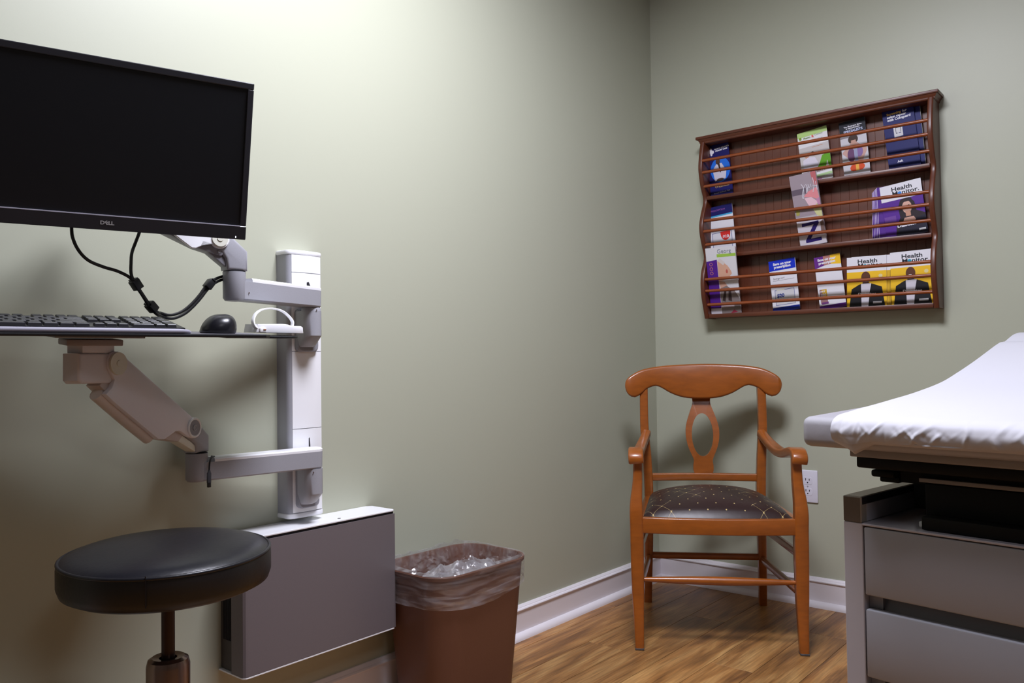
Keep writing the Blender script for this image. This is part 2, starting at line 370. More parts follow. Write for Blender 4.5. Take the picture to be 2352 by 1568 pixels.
# ================================================================ MAGAZINE RACK
RY0, RY1 = -.250, -1.0625      # outer left / right
TH = .0175
def rack():
    t = thing('magazine_rack', 'dark cherry wooden wall rack with three tiers of rods and wavy sides', 'magazine rack', (0, 0, 0))
    prof = smooth_tab([(1.0315, .065), (1.06, .074), (1.11, .090), (1.165, .096), (1.215, .086), (1.262, .063), (1.30, .076), (1.345, .094), (1.385, .098), (1.43, .083), (1.484, .060), (1.53, .080), (1.58, .094), (1.61, .096), (1.655, .088), (1.705, .074)], 3)
    for ya in (RY0, RY1+TH):
        bm = new(); rings = []
        for z, d in prof:
            r = .0055; y0, y1 = ya-TH, ya
            ring = [(0, y0, z), (0, y1, z), (-d+r, y1, z)]
            ring += [(-d+r-r*math.sin(R(a)), y1-r+r*math.cos(R(a)), z) for a in (30, 60, 90)]
            ring += [(-d+r-r*math.cos(R(a)), y0+r-r*math.sin(R(a)), z) for a in (0, 30, 60)]
            ring += [(-d+r, y0, z)]
            rings.append([Vector(p) for p in ring])
        loft(bm, rings); obj('side_panel', bm, M_rackw, t, angle=50)
    # shelves with a rounded front nose
    for z0, z1 in ((1.033, 1.048), (1.259, 1.273), (1.483, 1.497)):
        bm = new(); box(bm, (-.064, RY1+TH, z0), (-.008, RY0-TH, z1), bev=.002); obj('shelf', bm, M_rackw, t)
    # beadboard back: narrow boards
    a, b = RY0-TH, RY1+TH; n = 26; pw = (a-b)/n
    bm = new(); box(bm, (-.0075, -pw+.00005, 0), (-.001, -.00005, 1.703-1.033), bev=.0006, seg=1)
    o = obj('back_board', bm, M_rackw, t, loc=(0, a, 1.033), smooth=False)
    for k in range(1, n): inst('back_board', o.data, t, (0, a-k*pw, 1.033))
    # cornice: cove moulding under a top board
    bm = new(); box(bm, (-.0785, -1.077, 1.716), (0, -.233, 1.7265), bev=.0015); obj('cornice_board', bm, M_rackw, t)
    bm = new(); rings = []
    for off, z in ((.001, 1.699), (.0035, 1.702), (.004, 1.706), (.0085, 1.7125), (.010, 1.716)):
        x1 = -.0665-off*.9; ya = RY0+off; yb = RY1-off
        rings.append([Vector(p) for p in ((0, yb, z), (0, ya, z), (x1, ya, z), (x1, yb, z))])
    loft(bm, rings); obj('cornice_moulding', bm, M_rackw, t, angle=20)
    # rods
    rm = None
    for x, z in ((-.088, 1.629), (-.088, 1.584), (-.075, 1.533), (-.083, 1.401), (-.089, 1.3595), (-.0735, 1.311), (-.085, 1.178), (-.083, 1.1345), (-.068, 1.083)):
        if rm is None:
            bm = new(); tube(bm, [(0, RY0-TH+.003, 0), (0, RY1+TH-.003, 0)], .0058, 14); rm = obj('rod', bm, M_rod, t, loc=(x, 0, z)).data
        else: inst('rod', rm, t, (x, 0, z))
rack()

# ---------------------------------------------------------------- leaflets
PM = {}
def ink(c):
    k = 'print_%02x%02x%02x' % c
    return mat(k, srgb(*c), 0.5, spec=0.25)
def rect(u0, v0, u1, v1): return [(u0, v0), (u1, v0), (u1, v1), (u0, v1)]
def ell(cx, cy, rx, ry, a0=0, a1=360, n=20):
    k = n if a1-a0 >= 360 else n+1
    return [(cx+rx*math.cos(R(a0+(a1-a0)*i/n)), cy+ry*math.sin(R(a0+(a1-a0)*i/n))) for i in range(k)]
def leaflet(name, label, y, z, w, h, roll, thick, base, art, words, lean=-.05, x=-.036, group=None, copies=0, cdx=(.004, .004), cat='leaflet', pages=False):
    """cover art in unit coordinates (0..1 across, 0..1 up), words = (text, u, v, size(m), colour, bold, align)"""
    t = thing(name, label, cat, (x, y, z), (lean, -roll, R(-90)), group)
    bm = new(); box(bm, (-w/2, 0, 0), (w/2, thick, h), bev=.0003, seg=1)
    bd = obj('cover', bm, ink(base), t, smooth=False)
    if pages:
        bm = new(); box(bm, (-w/2-.0004, .0006, .0005), (-w/2+.002, thick-.0004, h-.0005)); obj('page_block', bm, M_white_paper, t, smooth=False)
    if art:
        mats = []; bm = new()
        for i, (pts, c) in enumerate(art):
            m = ink(c)
            if m not in mats: mats.append(m)
            d = -.00012-.00004*i
            vs = [bm.verts.new(((max(0, min(1, u))-.5)*w, d, max(0, min(1, v))*h)) for u, v in pts]
            f = bm.faces.new(vs); f.material_index = mats.index(m)
        me = bpy.data.meshes.new('cover_print')
        bm.normal_update(); bmesh.ops.triangulate(bm, faces=bm.faces); bm.normal_update()
        for f in bm.faces:
            if f.normal.y > 0: f.normal_flip()
        bm.to_mesh(me); bm.free()
        for m in mats: me.materials.append(m)
        o = bpy.data.objects.new('cover_print', me); COL.objects.link(o); o.parent = t
    for i, (s, u, v, sz, c, bold, al, *xs) in enumerate(words):
        me = text_mesh(s, sz, al, bold, depth=.00005, xs=xs[0] if xs else 1.0); me.materials.append(ink(c))
        o = inst('lettering', me, t, ((u-.5)*w, -.00012-.00005*(len(art)+2), v*h), (R(90), 0, 0))
    return t
NAVY = (22, 20, 92); WHT = (224, 222, 230); PUR = (84, 34, 140); YEL = (236, 188, 36)
T1, T2, T3 = 1.4972, 1.2732, 1.0482
G = 'leaflets in the wall rack'
leaflet('brochure', 'navy brochure with white cross emblem in the top tier by the left side', -.318, T1, .091, .205, .105, .003, NAVY,
    [(ell(.13, .885, .055, .035), WHT), (ell(.20, .905, .05, .045), WHT), (ell(.28, .865, .055, .032), WHT), (ell(.21, .835, .05, .04), WHT),
     (ell(.54, .50, .44, .235, n=32), (36, 108, 214)), ([(.26, .30), (.20, .52), (.38, .62), (.62, .62), (.80, .45), (.74, .31)], (206, 200, 214)), (ell(.46, .66, .10, .055), (84, 58, 44)), ([(.45, .62), (.53, .62), (.57, .46), (.52, .44)], (52, 34, 36)), (ell(.50, .31, .16, .03), (92, 70, 66))],
    [('NORTH ATLANTA', .36, .895, .0072, WHT, .0004, 'LEFT'), ('PRIMARY CARE', .40, .855, .0072, WHT, .0004, 'LEFT'), ('Wellness', .55, .165, .016, (172, 142, 88), .0003, 'CENTER'), ('Annual Wellness Visit', .52, .06, .0075, (190, 186, 210), 0, 'CENTER')], group=G)
leaflet('flyer', 'white and green delivery flyer in the middle of the top tier', -.6805, T1, .105, .190, .122, .002, (222, 220, 222),
    [(rect(0, .90, 1, 1), (176, 206, 126)), (ell(.09, .885, .045, .03), (120, 150, 40)), (rect(0, .18, 1, .70), (196, 190, 188)), (ell(.24, .535, .085, .05), (192, 140, 112)), (ell(.44, .555, .05, .035), (40, 30, 32)), (ell(.47, .535, .045, .035), (206, 168, 146)),
     ([(.06, .20), (.10, .46), (.30, .50), (.50, .47), (.62, .30), (.60, .20)], (214, 208, 220)), ([(.50, .235), (.62, .32), (.74, .47), (1, .50), (1, .235)], (96, 160, 30)), ([(.82, .235), (.88, .36), (.92, .235)], (206, 204, 200)), (rect(.02, .175, .98, .225), (190, 180, 178)), (rect(.4, .08, 1, .13), (176, 204, 150)), (rect(.44, .665, .80, .672), (200, 130, 90))],
    [('Pharm', .20, .855, .0095, (110, 140, 70), .0003, 'LEFT'), ('R', .475, .85, .013, (220, 84, 64), .0005, 'LEFT'), ('Connect', .575, .875, .0082, (120, 150, 80), 0, 'LEFT'), ('Fayetteville, GA 30214', .16, .785, .0076, (130, 124, 140), 0, 'LEFT'), ('FREE DELIVERY!!', .04, .180, .0108, (110, 60, 64), .0004, 'LEFT'), ('OFFER', .42, .025, .008, (196, 96, 160), .0002, 'LEFT')], group=G)
leaflet('brochure', 'dark topped brochure showing a bare back in the top tier', -.8135, T1, .0865, .197, .096, .002, (204, 200, 206),
    [(rect(0, .74, 1, 1), (26, 28, 38)), (rect(.02, .755, .98, .768), (150, 164, 206)), (rect(0, .70, 1, .74), (132, 124, 128)), (rect(0, .10, 1, .70), (200, 198, 204)), (ell(.48, .655, .19, .085), (62, 44, 36)), ([(.02, .44), (.06, .47), (.30, .54), (.38, .60), (.60, .60), (.72, .54), (.96, .50), (.95, .40), (.80, .28), (.74, .10), (.28, .10), (.30, .26), (.22, .34)], (196, 156, 146)), (rect(.40, .52, .58, .64), (192, 150, 134)), (ell(.36, .38, .15, .12), (104, 66, 104)), (ell(.66, .42, .15, .10), (132, 104, 156)), (rect(.47, .22, .60, .50), (150, 152, 182)), (ell(.54, .145, .28, .075), (206, 74, 30)), (rect(.48, .08, .60, .20), (228, 170, 72)), (rect(0, 0, 1, .085), (214, 210, 218))],
    [('The Physicians Spine', .52, .885, .0072, WHT, .0002, 'CENTER'), ('& Rehabilitation', .52, .850, .0072, WHT, .0002, 'CENTER'), ('SPECIALISTS', .52, .790, .0118, (190, 196, 226), .0004, 'CENTER')], group=G)
leaflet('booklet', 'tall navy screening booklet in the top tier by the right side', -.9645, T1, .098, .215, .108, .004, (22, 26, 92),
    [(rect(.30, .52, .58, .70), (206, 204, 208)), (rect(.36, .575, .375, .665), (40, 40, 56)), (rect(.36, .66, .52, .67), (40, 40, 56)), (rect(.51, .59, .525, .67), (40, 40, 56)), (rect(.36, .572, .42, .582), (40, 40, 56)), (rect(.45, .572, .525, .582), (70, 60, 120))],
    [('Screening', .14, .885, .0115, (214, 178, 98), .0004, 'LEFT'), ('for', .64, .885, .0115, WHT, .0004, 'LEFT'), ('colon cancer', .14, .838, .0115, WHT, .0004, 'LEFT'), ('with Cologuard', .14, .791, .0115, WHT, .0004, 'LEFT'), ('Ask', .30, .115, .0105, WHT, .0004, 'LEFT')], group=G)
leaflet('booklet', 'navy booklet tucked behind the screening booklet and peeking out at right', -.978, T1, .098, .208, .080, .004, (26, 30, 96), [(rect(.985, .0, 1, 1), (130, 130, 120))], [], x=-.030, group=G)
# tier two
leaflet('leaflet', 'white coupon leaflet with navy top and red badge in the middle tier', -.318, T2, .106, .190, .098, .004, (222, 220, 226),
    [(rect(0, .80, 1, 1), NAVY), (rect(.12, .785, .98, .815), (64, 160, 206)), (rect(.15, .08, .90, .46), (70, 80, 140)), (rect(.168, .09, .882, .45), (214, 212, 218)), (ell(.66, .44, .19, .16, 180, 360), (206, 44, 40)), (rect(.47, .43, .85, .465), (206, 44, 40)), (rect(.93, .0, 1, .10), (170, 40, 60))],
    [('$10', .55, .325, .016, WHT, .0006, 'LEFT'), ('PRESCRIPTION', .18, .90, .0088, (120, 70, 140), .0003, 'LEFT')], group=G)
leaflet('leaflet', 'purple leaflet mostly hidden behind the pink flower booklet', -.640, T2, .05, .12, .10, .002, (70, 36, 120), [], [], x=-.034, group=G)
leaflet('booklet', 'pink flower booklet with big letter Z leaning out over the middle tier', -.6655, T2, .092, .250, .078, .010, (206, 200, 208),
    [(rect(0, .40, 1, 1), (160, 146, 154)), (rect(0, .72, .55, .80), (104, 92, 104)), ([(.80, 1), (1, 1), (1, .80), (.86, .82)], (186, 104, 108)), ([(.42, .68), (.60, .74), (.95, .78), (1, .60), (.70, .66)], (222, 140, 146)), ([(.44, .66), (.70, .66), (.92, .58), (.80, .50), (.62, .50)], (226, 190, 200)), ([(.86, .62), (1, .64), (1, .44), (.94, .50)], (190, 136, 168)), ([(.05, .52), (.20, .50), (.16, .44), (.04, .44)], (168, 160, 84)), ([(.70, .49), (.86, .56), (1, .48), (1, .36), (.80, .40)], (206, 206, 150)), (rect(0, .36, .8, .41), (188, 182, 186)), ([(.88, .30), (1, .33), (1, .14), (.86, .16)], (120, 96, 90)),
     ([(.18, .315), (.82, .325), (.82, .290), (.44, .090), (.84, .095), (.84, .050), (.24, .040), (.24, .075), (.62, .282), (.18, .272)], (40, 26, 100))],
    [], lean=.185, x=-.052, group=G, pages=True)
def script_stroke():
    # white handwriting strokes on the pink booklet
    b = [o for o in bpy.data.objects if o.get('label', '').startswith('pink flower')][0]
    bm = new(); w, h = .092, .250
    for st in ([(.40, .86), (.47, .80), (.42, .66), (.38, .70), (.48, .80), (.58, .84), (.62, .78), (.56, .72), (.60, .80)], [(.66, .84), (.68, .79), (.74, .81), (.76, .84)], [(.86, .92), (.88, .82), (.80, .72)], [(.78, .80), (1.0, .80)], [(.95, .86), (.97, .74)]):
        p = [((u-.5)*w, -.0008, v*h) for u, v in st]; tube(bm, catmull(p, 4), .0011, 5)
    obj('script_lettering', bm, ink(WHT), b)
script_stroke()
def shift(d, art): return [([(u+d, v) for u, v in p], c) for p, c in art]
HM = [(rect(0, .70, 1, 1), (222, 220, 226))]
def mag_words(u=.27, col=(30, 30, 40)): return [('Health', u, .870, .0195, col, .0003, 'LEFT', 1.25), ('M', u+.01, .785, .0195, col, .0003, 'LEFT', 1.25), ('nitor.', u+.245, .785, .0195, col, .0003, 'LEFT', 1.25)]
leaflet('magazine', 'purple health magazine with a dark haired woman on its cover in the middle tier', -.966, T2, .128, .182, .120, .0025, PUR,
    HM + [(ell(.465, .812, .047, .034), (56, 128, 206)), (rect(.02, .30, .30, .42), (108, 66, 150))] + shift(-.06, [
     ([(.30, 0), (.34, .20), (.46, .36), (.44, .55), (.50, .66), (.60, .70), (.74, .69), (.84, .60), (.86, .44), (1.06, .36), (1.06, 0)], (38, 26, 32)), (ell(.65, .53, .115, .115), (214, 170, 152)), (ell(.645, .665, .14, .035), (40, 26, 30)), (rect(.60, .36, .72, .46), (196, 144, 120)), ([(.48, .22), (.56, .34), (.78, .34), (.82, .28), (.72, .16), (.56, .16)], (210, 164, 146)), (ell(.61, .55, .018, .008), (50, 30, 34)), (ell(.70, .56, .018, .008), (50, 30, 34)), ([(.30, 0), (.40, .16), (.56, .19), (.72, .19), (.86, .30), (1.06, .34), (1.06, 0)], (28, 24, 44)), (rect(.86, .06, 1.02, .095), (214, 212, 214))]),
    mag_words(.27) + [('Diabetes', .30, .185, .0165, WHT, .0006, 'LEFT')], cat='magazine', group='magazines in the wall rack')
for k in range(5):
    leaflet('magazine', 'purple health magazine spine fanned out under the woman cover magazine', -.9415+.006*k, T2, .126, .178-.004*k, .050-.012*k, .0012, (84, 40, 138), [(rect(0, 0, .012, 1), (206, 192, 222))], [], x=-.0335+.0018*k, cat='magazine', group='fanned purple magazines behind the woman cover')
# bottom tier
leaflet('newspaper', 'folded senior newspaper with purple margin in the bottom tier at left', -.3295, T3, .119, .250, -.010, .006, (218, 216, 220),
    [([(.0, 0), (.0, .80), (.36, .82), (.36, .10), (.30, .06)], PUR), (rect(0, 0, .36, .085), (206, 202, 210)), (rect(.37, .855, 1, .90), (158, 196, 78)), ([(.37, .80), (.50, .80), (.70, .72), (.80, .64), (.82, .60), (.70, .54), (.48, .50), (.37, .50)], (214, 168, 144)), ([(.37, .80), (.46, .84), (.62, .77), (.56, .73)], (214, 204, 200)), (ell(.66, .635, .035, .03), (190, 96, 84)), ([(.37, .50), (.55, .48), (.66, .40), (.60, .36), (.40, .36)], (206, 160, 140)), ([(.37, .0), (.37, .38), (.60, .42), (.86, .34), (1, .22), (1, 0)], (134, 122, 120)), ([(.42, .20), (.52, .36), (.58, .34), (.52, .18)], (60, 46, 44)), ([(.62, .20), (.66, .38), (.74, .36), (.74, .18)], (66, 50, 50)), (rect(.37, .095, .8, .14), (206, 190, 196)), ([(.66, .0), (.78, .06), (.90, .02)], (150, 50, 70))]
     + [(ell(.15, v, .055, .026, n=16), (206, 130, 110)) for v in (.755, .685, .62)] + [(ell(.15, v, .040, .019, n=16), PUR) for v in (.755, .685, .62)],
    [('Georg', .39, .915, .0215, (150, 156, 166), 0, 'LEFT')], lean=.20, x=-.044, cat='newspaper', group=G)
leaflet('leaflet', 'white coupon leaflet with bright blue top in the bottom tier', -.558, T3, .099, .188, .098, .002, (222, 220, 226),
    [(rect(0, .80, .985, 1), (12, 44, 186)), (rect(0, 0, 1, .085), (16, 40, 150)), (rect(.13, .12, .86, .42), (80, 90, 150)), (rect(.145, .128, .845, .41), (204, 203, 206)), (rect(.20, .405, .5, .43), (206, 204, 190)), (rect(.1, .60, .9, .606), (150, 146, 150))],
    [('Save on your', .50, .905, .0125, WHT, .0007, 'CENTER'), ('prescription', .50, .845, .0125, WHT, .0007, 'CENTER'), ('$20', .20, .275, .0175, (36, 54, 132), .0008, 'LEFT'), ('Savings card', .12, .63, .0085, (110, 106, 112), 0, 'LEFT')], group=G)
leaflet('leaflet', 'white coupon leaflet with purple and yellow top in the bottom tier', -.7225, T3, .0905, .188, .118, .002, (222, 220, 226),
    [([(0, .78), (0, 1), (.5, 1), (.5, .83), (.25, .81)], (98, 36, 130)), ([(.35, .825), (.35, 1), (.75, 1), (.75, .83)], (178, 120, 110)), ([(.62, .83), (.62, 1), (1, 1), (1, .80)], YEL), (rect(0, 0, 1, .075), (86, 26, 124)), (rect(.07, .115, .34, .38), (150, 110, 110)), ([(.20, .20), (.14, .38), (.34, .38), (.34, .2)], (206, 166, 50)), (rect(.10, .10, .36, .14), (110, 60, 120))],
    [('Save on your', .48, .915, .0118, WHT, .0006, 'CENTER'), ('prescription', .48, .855, .0118, WHT, .0006, 'CENTER'), ('Lorem', .10, .60, .014, (150, 146, 150), 0, 'LEFT'), ('PAY', .10, .32, .010, WHT, .0003, 'LEFT'), ('$20', .10, .25, .012, WHT, .0003, 'LEFT')][:2] + [('PAY', .10, .325, .009, WHT, .0003, 'LEFT'), ('$20', .10, .255, .012, WHT, .0003, 'LEFT'), ('Lotnexa', .08, .615, .0125, (150, 146, 150), 0, 'LEFT')][:2], group=G)
MANC = HM + [(rect(0, 0, 1, .70), YEL), (ell(.465, .812, .047, .036), (40, 150, 176)),
    (ell(.48, .585, .115, .115), (92, 54, 36)), (rect(.40, .45, .56, .52), (84, 48, 32)), (ell(.48, .535, .075, .028), (44, 26, 20)), (ell(.47, .555, .04, .010), (220, 214, 214)),
    ([(.06, 0), (.12, .36), (.30, .44), (.42, .47), (.56, .47), (.68, .44), (.88, .38), (.96, 0)], (24, 22, 26)), ([(.37, 0), (.36, .46), (.62, .46), (.58, .30), (.54, 0)], (206, 202, 210)), (ell(.85, .60, .05, .035), (222, 206, 150)), (rect(.66, .055, .88, .095), (206, 204, 206))]
for yy, nm, rl, hh in ((-.8335, 'yellow health magazine with a suited man next to the coupon leaflets', .0, .171), (-.9765, 'yellow health magazine with a suited man in the bottom right corner of the rack', .02, .177)):
    leaflet('magazine', nm, yy, T3, .1285, hh, rl, .003, (222, 220, 226), MANC, mag_words(.27) + [('Diabetes', .28, .215, .0165, WHT, .0006, 'LEFT')], cat='magazine', group='magazines in the wall rack')
leaflet('magazine', 'yellow health magazine spare copy showing between the two suited man magazines', -.8445, T3, .1285, .172, -.02, .0025, (222, 220, 226), HM + [(rect(0, 0, 1, .70), (214, 170, 40)), (rect(.975, 0, .985, .7), (120, 90, 30))], [], x=-.0325, cat='magazine', group='magazines in the wall rack')

# ================================================================ ARMCHAIR
def chair():
    # local x = right seen from the front, y = towards the back, z up
    ang = math.atan2(.513, .858)+R(1.0)
    t = thing('armchair', 'honey oak wooden armchair with oval splat and dark patterned vinyl seat in the corner', 'chair', (-.607, -.550, 0), (0, 0, ang-R(90)))
    W = M_chairw
    # front legs rising to the arm scroll, sabre foot
    for s in (-1, 1):
        bm = new(); tab = [(0.004, .241, -.028, .026, .030), (.03, .241, -.024, .028, .031), (.10, .242, -.012, .032, .034), (.17, .243, -.004, .037, .038), (.27, .2435, -.002, .040, .042), (.36, .2435, -.002, .041, .043), (.41, .2445, -.004, .040, .043), (.45, .2435, .002, .036, .041), (.50, .239, .010, .030, .038), (.55, .2375, .012, .028, .036), (.575, .2375, .010, .028, .036)]
        zs = [a[0] for a in tab]; tabs = [smooth_tab([(a[0], a[k]) for a in tab], 4) for k in (1, 2, 3, 4)]
        rings = []
        for i in range(len(tabs[0])):
            z = tabs[0][i][0]; cx, cy, sx, sy = (tb[i][1] for tb in tabs)
            rings.append([Vector((s*cx+u, cy+v, z)) for u, v in rrect(sx, sy, .006, 2)])
        loft(bm, rings); lg = obj('front_leg', bm, W, t, angle=50)
        bm = new(); box(bm, (s*.241-.0135, -.045, 0), (s*.241+.0135, -.0125, .006), bev=.002); obj('glide', bm, M_darkpanel, lg)
    # back legs and posts in one sweep
    for s in (-1, 1):
        path = catmull([(s*.202, .470, 0.0), (s*.200, .448, .10), (s*.196, .425, .24), (s*.194, .412, .40), (s*.198, .412, .52), (s*.205, .420, .62), (s*.206, .428, .70), (s*.205, .436, .80)], 5)
        bm = new(); sweep(bm, path, [.027+.004*min(1, p.z/.4) if p.z < .5 else .031-.003*(p.z-.5)/.3 for p in path], [.034+.008*math.exp(-((p.z-.4)/.12)**2) for p in path], (1, 0, 0), rr=.16, n=2)
        obj('back_post', bm, W, t, angle=50)
    # yoke top rail, bowed in plan
    top = smooth_tab([(-.272, .790), (-.268, .806), (-.250, .823), (-.213, .842), (-.165, .852), (-.10, .858), (0, .861), (.10, .858), (.165, .852), (.213, .842), (.250, .823), (.268, .806), (.272, .790)], 4)
    bot = smooth_tab([(-.272, .782), (-.268, .765), (-.255, .749), (-.236, .744), (-.215, .756), (-.195, .773), (-.165, .7835), (-.145, .778), (-.11, .757), (-.07, .742), (-.03, .7365), (0, .736), (.03, .7365), (.07, .742), (.11, .757), (.145, .778), (.165, .7835), (.195, .773), (.215, .756), (.236, .744), (.255, .749), (.268, .765), (.272, .782)], 4)
    bm = new(); rings = []
    xs = [-.272, -.2705, -.268, -.264, -.258]+[-.25+.0125*k for k in range(41)]+[.258, .264, .268, .2705, .272]
    for x in xs:
        zb, zt = lerp_tab(bot, x), lerp_tab(top, x); c = (zb+zt)/2; yc = .450-.58*x*x; th = .027*min(1, .45+(.272-abs(x))/.018)
        sl = -1.16*x
        ring = []
        for a, b in rrect(th, max(zt-zb, .004), .009, 3):
            ring.append(Vector((x, yc+a+.08*(c+b-.8), c+b)))
        rings.append(ring)
    loft(bm, rings); obj('top_rail', bm, W, t, angle=60)
    # pierced splat
    bm = new(); cz = .607; right = smooth_tab([(.738, .032), (.716, .032), (.683, .0435), (.641, .0565), (.602, .0585), (.563, .0505), (.521, .0335), (.500, .0350), (.480, .0345), (.470, .029)], 5)
    outer = [(x, z) for z, x in right]; nb = [(.029*(1-2*k/12), .470) for k in range(1, 12)]; nt_ = [(-.032*(1-2*k/12), .738) for k in range(1, 12)]
    outer = outer + nb + [(-x, z) for x, z in reversed(outer)] + nt_
    def ypos(z): return .428+.045*(max(0, z-.47)/.27)**1.5
    loops = []
    for y0 in (-.007, .007):
        for loop, kk in ((outer, 0), (None, 1)):
            lp = []
            for x, z in outer:
                if kk: a = math.atan2((z-cz)/.076, x/.0375); X, Z = .0375*math.cos(a), cz+.076*math.sin(a)
                else: X, Z = x, z
                lp.append(bm.verts.new((X, ypos(Z)+y0, Z)))
            loops.append(lp)
    n = len(outer); fo, fi, bo, bi = loops
    for i in range(n):
        j = (i+1) % n
        for a, b in ((fo, fi), (fi, bi), (bi, bo), (bo, fo)): bm.faces.new((a[i], a[j], b[j], b[i]))
    obj('splat', bm, W, t, angle=65)
    bm = new(); sweep(bm, [(-.185, .414, .459), (0, .430, .459), (.185, .414, .459)], .026, .020, (0, 0, 1), rr=.15, n=2); obj('back_rail', bm, W, t, angle=50)
    # seat frame
    bm = new(); path = [(x, -.010-.018*(1-(x/.224)**2), .372) for x in [-.224+.028*k for k in range(17)]]
    sweep(bm, path, .048, .022, (0, 0, 1), rr=.12, n=2); obj('seat_rail', bm, W, t, angle=50)
    for s in (-1, 1):
        bm = new(); sweep(bm, [(s*.232, .0, .372), (s*.198, .40, .372)], .048, .022, (0, 0, 1), rr=.12, n=2); obj('seat_rail', bm, W, t, angle=50)
    bm = new(); sweep(bm, [(-.19, .405, .372), (.19, .405, .372)], .048, .022, (0, 0, 1), rr=.12, n=2); obj('seat_rail', bm, W, t, angle=50)
    # cushion
    bm = new(); NU, NV = 40, 36; grid = []
    for j in range(NV+1):
        v = j/NV; row = []
        for i in range(NU+1):
            u = i/NU*2-1; hw = .222-(.222-.190)*v
            e = 1-abs(u)**6; f = 1-abs(2*v-1)**6
            yy = -.022*(1-u*u)*(1-v)**3 + .002 + v*.398
            dome = (1-abs(u)**2.2)*(1-abs(2*v-1)**2.2)
            z = .396+.026*(max(0, e*f))**.45+.036*dome
            row.append(bm.verts.new((u*hw, yy, z)))
        grid.append(row)
    for j in range(NV):
        for i in range(NU): bm.faces.new((grid[j][i], grid[j][i+1], grid[j+1][i+1], grid[j+1][i]))
    obj('seat_cushion', bm, M_seat, t, angle=80)
    # arms with scrolled fronts
    for s in (-1, 1):
        p = catmull([(s*.198, .405, .616), (s*.214, .34, .588), (s*.228, .25, .570), (s*.236, .16, .572), (s*.240, .08, .586), (s*.242, .035, .592), (s*.243, .004, .589), (s*.243, -.013, .577), (s*.242, -.010, .566)], 5)
        ws = [.028+.018*max(0, min(1, (.41-q.y)/.36)) for q in p]; hs = [.027 for q in p]
        bm = new(); sweep(bm, p, ws, hs, (1, 0, 0), rr=.2, n=2); obj('arm', bm, W, t, angle=50)
    # stretchers
    n = 13; path = [(-.226+.452*k/(n-1), -.004, .204) for k in range(n)]
    bm = new(); tube(bm, path, [.0065+.0065*math.sin(math.pi*k/(n-1)) for k in range(n)], 14); obj('stretcher', bm, W, t)
    bm = new(); sweep(bm, [(-.194, .428, .178), (.194, .428, .178)], .022, .014, (0, 0, 1), rr=.1, n=1); obj('stretcher', bm, W, t, angle=50)
    for s in (-1, 1):
        for z in (.172, .287):
            bm = new(); sweep(bm, [(s*.238, .01, z), (s*.197, .425, z-.002)], .022, .014, (0, 0, 1), rr=.1, n=1); obj('stretcher', bm, W, t, angle=50)
chair()

# ================================================================ WALL CABINET (computer holder)
def wall_box():
    xl, xr, d, z0, z1 = -1.945, -1.5095, -.1003, .205, .5055
    t = thing('computer_wall_cabinet', 'slim grey wall cabinet with white top plate under the wall track', 'wall cabinet', ((xl+xr)/2, 0, z0))
    cx = (xl+xr)/2; h = z1-z0; w = xr-xl
    # front cover with rounded vertical corners
    bm = new(); r = .012; ring = [(-w/2, -.052)] + [(-w/2+r-r*math.cos(R(a)), d+r-r*math.sin(R(a))) for a in (0, 30, 60, 90)] + [(w/2-.004+.004*math.sin(R(a)), d+.004-.004*math.cos(R(a))) for a in (0, 45, 90)] + [(w/2, -.052)]
    loft(bm, [[Vector((x, y, z)) for x, y in ring] for z in (.004, h-.010)]); obj('front_cover', bm, M_greypanel, t, angle=30)
    # rear tray, separated from the cover by a dark gap
    bm = new(); box(bm, (-w/2+.006, -.049, .006), (w/2-.002, -.001, h-.008)); obj('rear_housing', bm, M_darkpanel, t, smooth=False)
    bm = new(); box(bm, (-w/2+.010, -.056, .008), (w/2-.006, -.046, h-.012)); obj('dark_gap', bm, M_slot, t, smooth=False)
    for k in range(7):
        bm = new(); y = -.012-.0045*k; box(bm, (-w/2+.0048, y-.0012, .07), (-w/2+.0068, y+.0012, h-.09)); obj('vent_slot', bm, M_slot, t, smooth=False)
    # top plate
    bm = new(); pts = [(-w/2, -.0005), (-w/2, d+.012)] + [(-w/2+.012-.012*math.cos(R(a)), d+.012-.012*math.sin(R(a))) for a in (30, 60, 90)] + [(w/2-.01+.01*math.sin(R(a)), d+.010-.010*math.cos(R(a))) for a in (0, 30, 60, 90)] + [(w/2, -.012), (w/2-.014, -.0005)]
    prism(bm, pts, XYZ, h-.004, h, bev=.0008, seg=1); obj('top_plate', bm, M_whitegloss, t, angle=30)
    bm = new(); box(bm, (-w/2+.012, d+.004, h-.0105), (w/2-.004, -.01, h-.004)); obj('top_gap', bm, M_slot, t, smooth=False)
    bm = new(); prism(bm, [(x, y) for x, y in pts], XYZ, 0, .0035, bev=.0006, seg=1); obj('bottom_plate', bm, M_white, t, angle=30)
    bm = new(); lathe(bm, [(.0022, 0), (.0042, 0), (.0042, .0004), (.0022, .0004)], 16, Matrix.Translation((.055, -.080, h))); obj('lock_mark', bm, M_darkpanel, t)
wall_box()

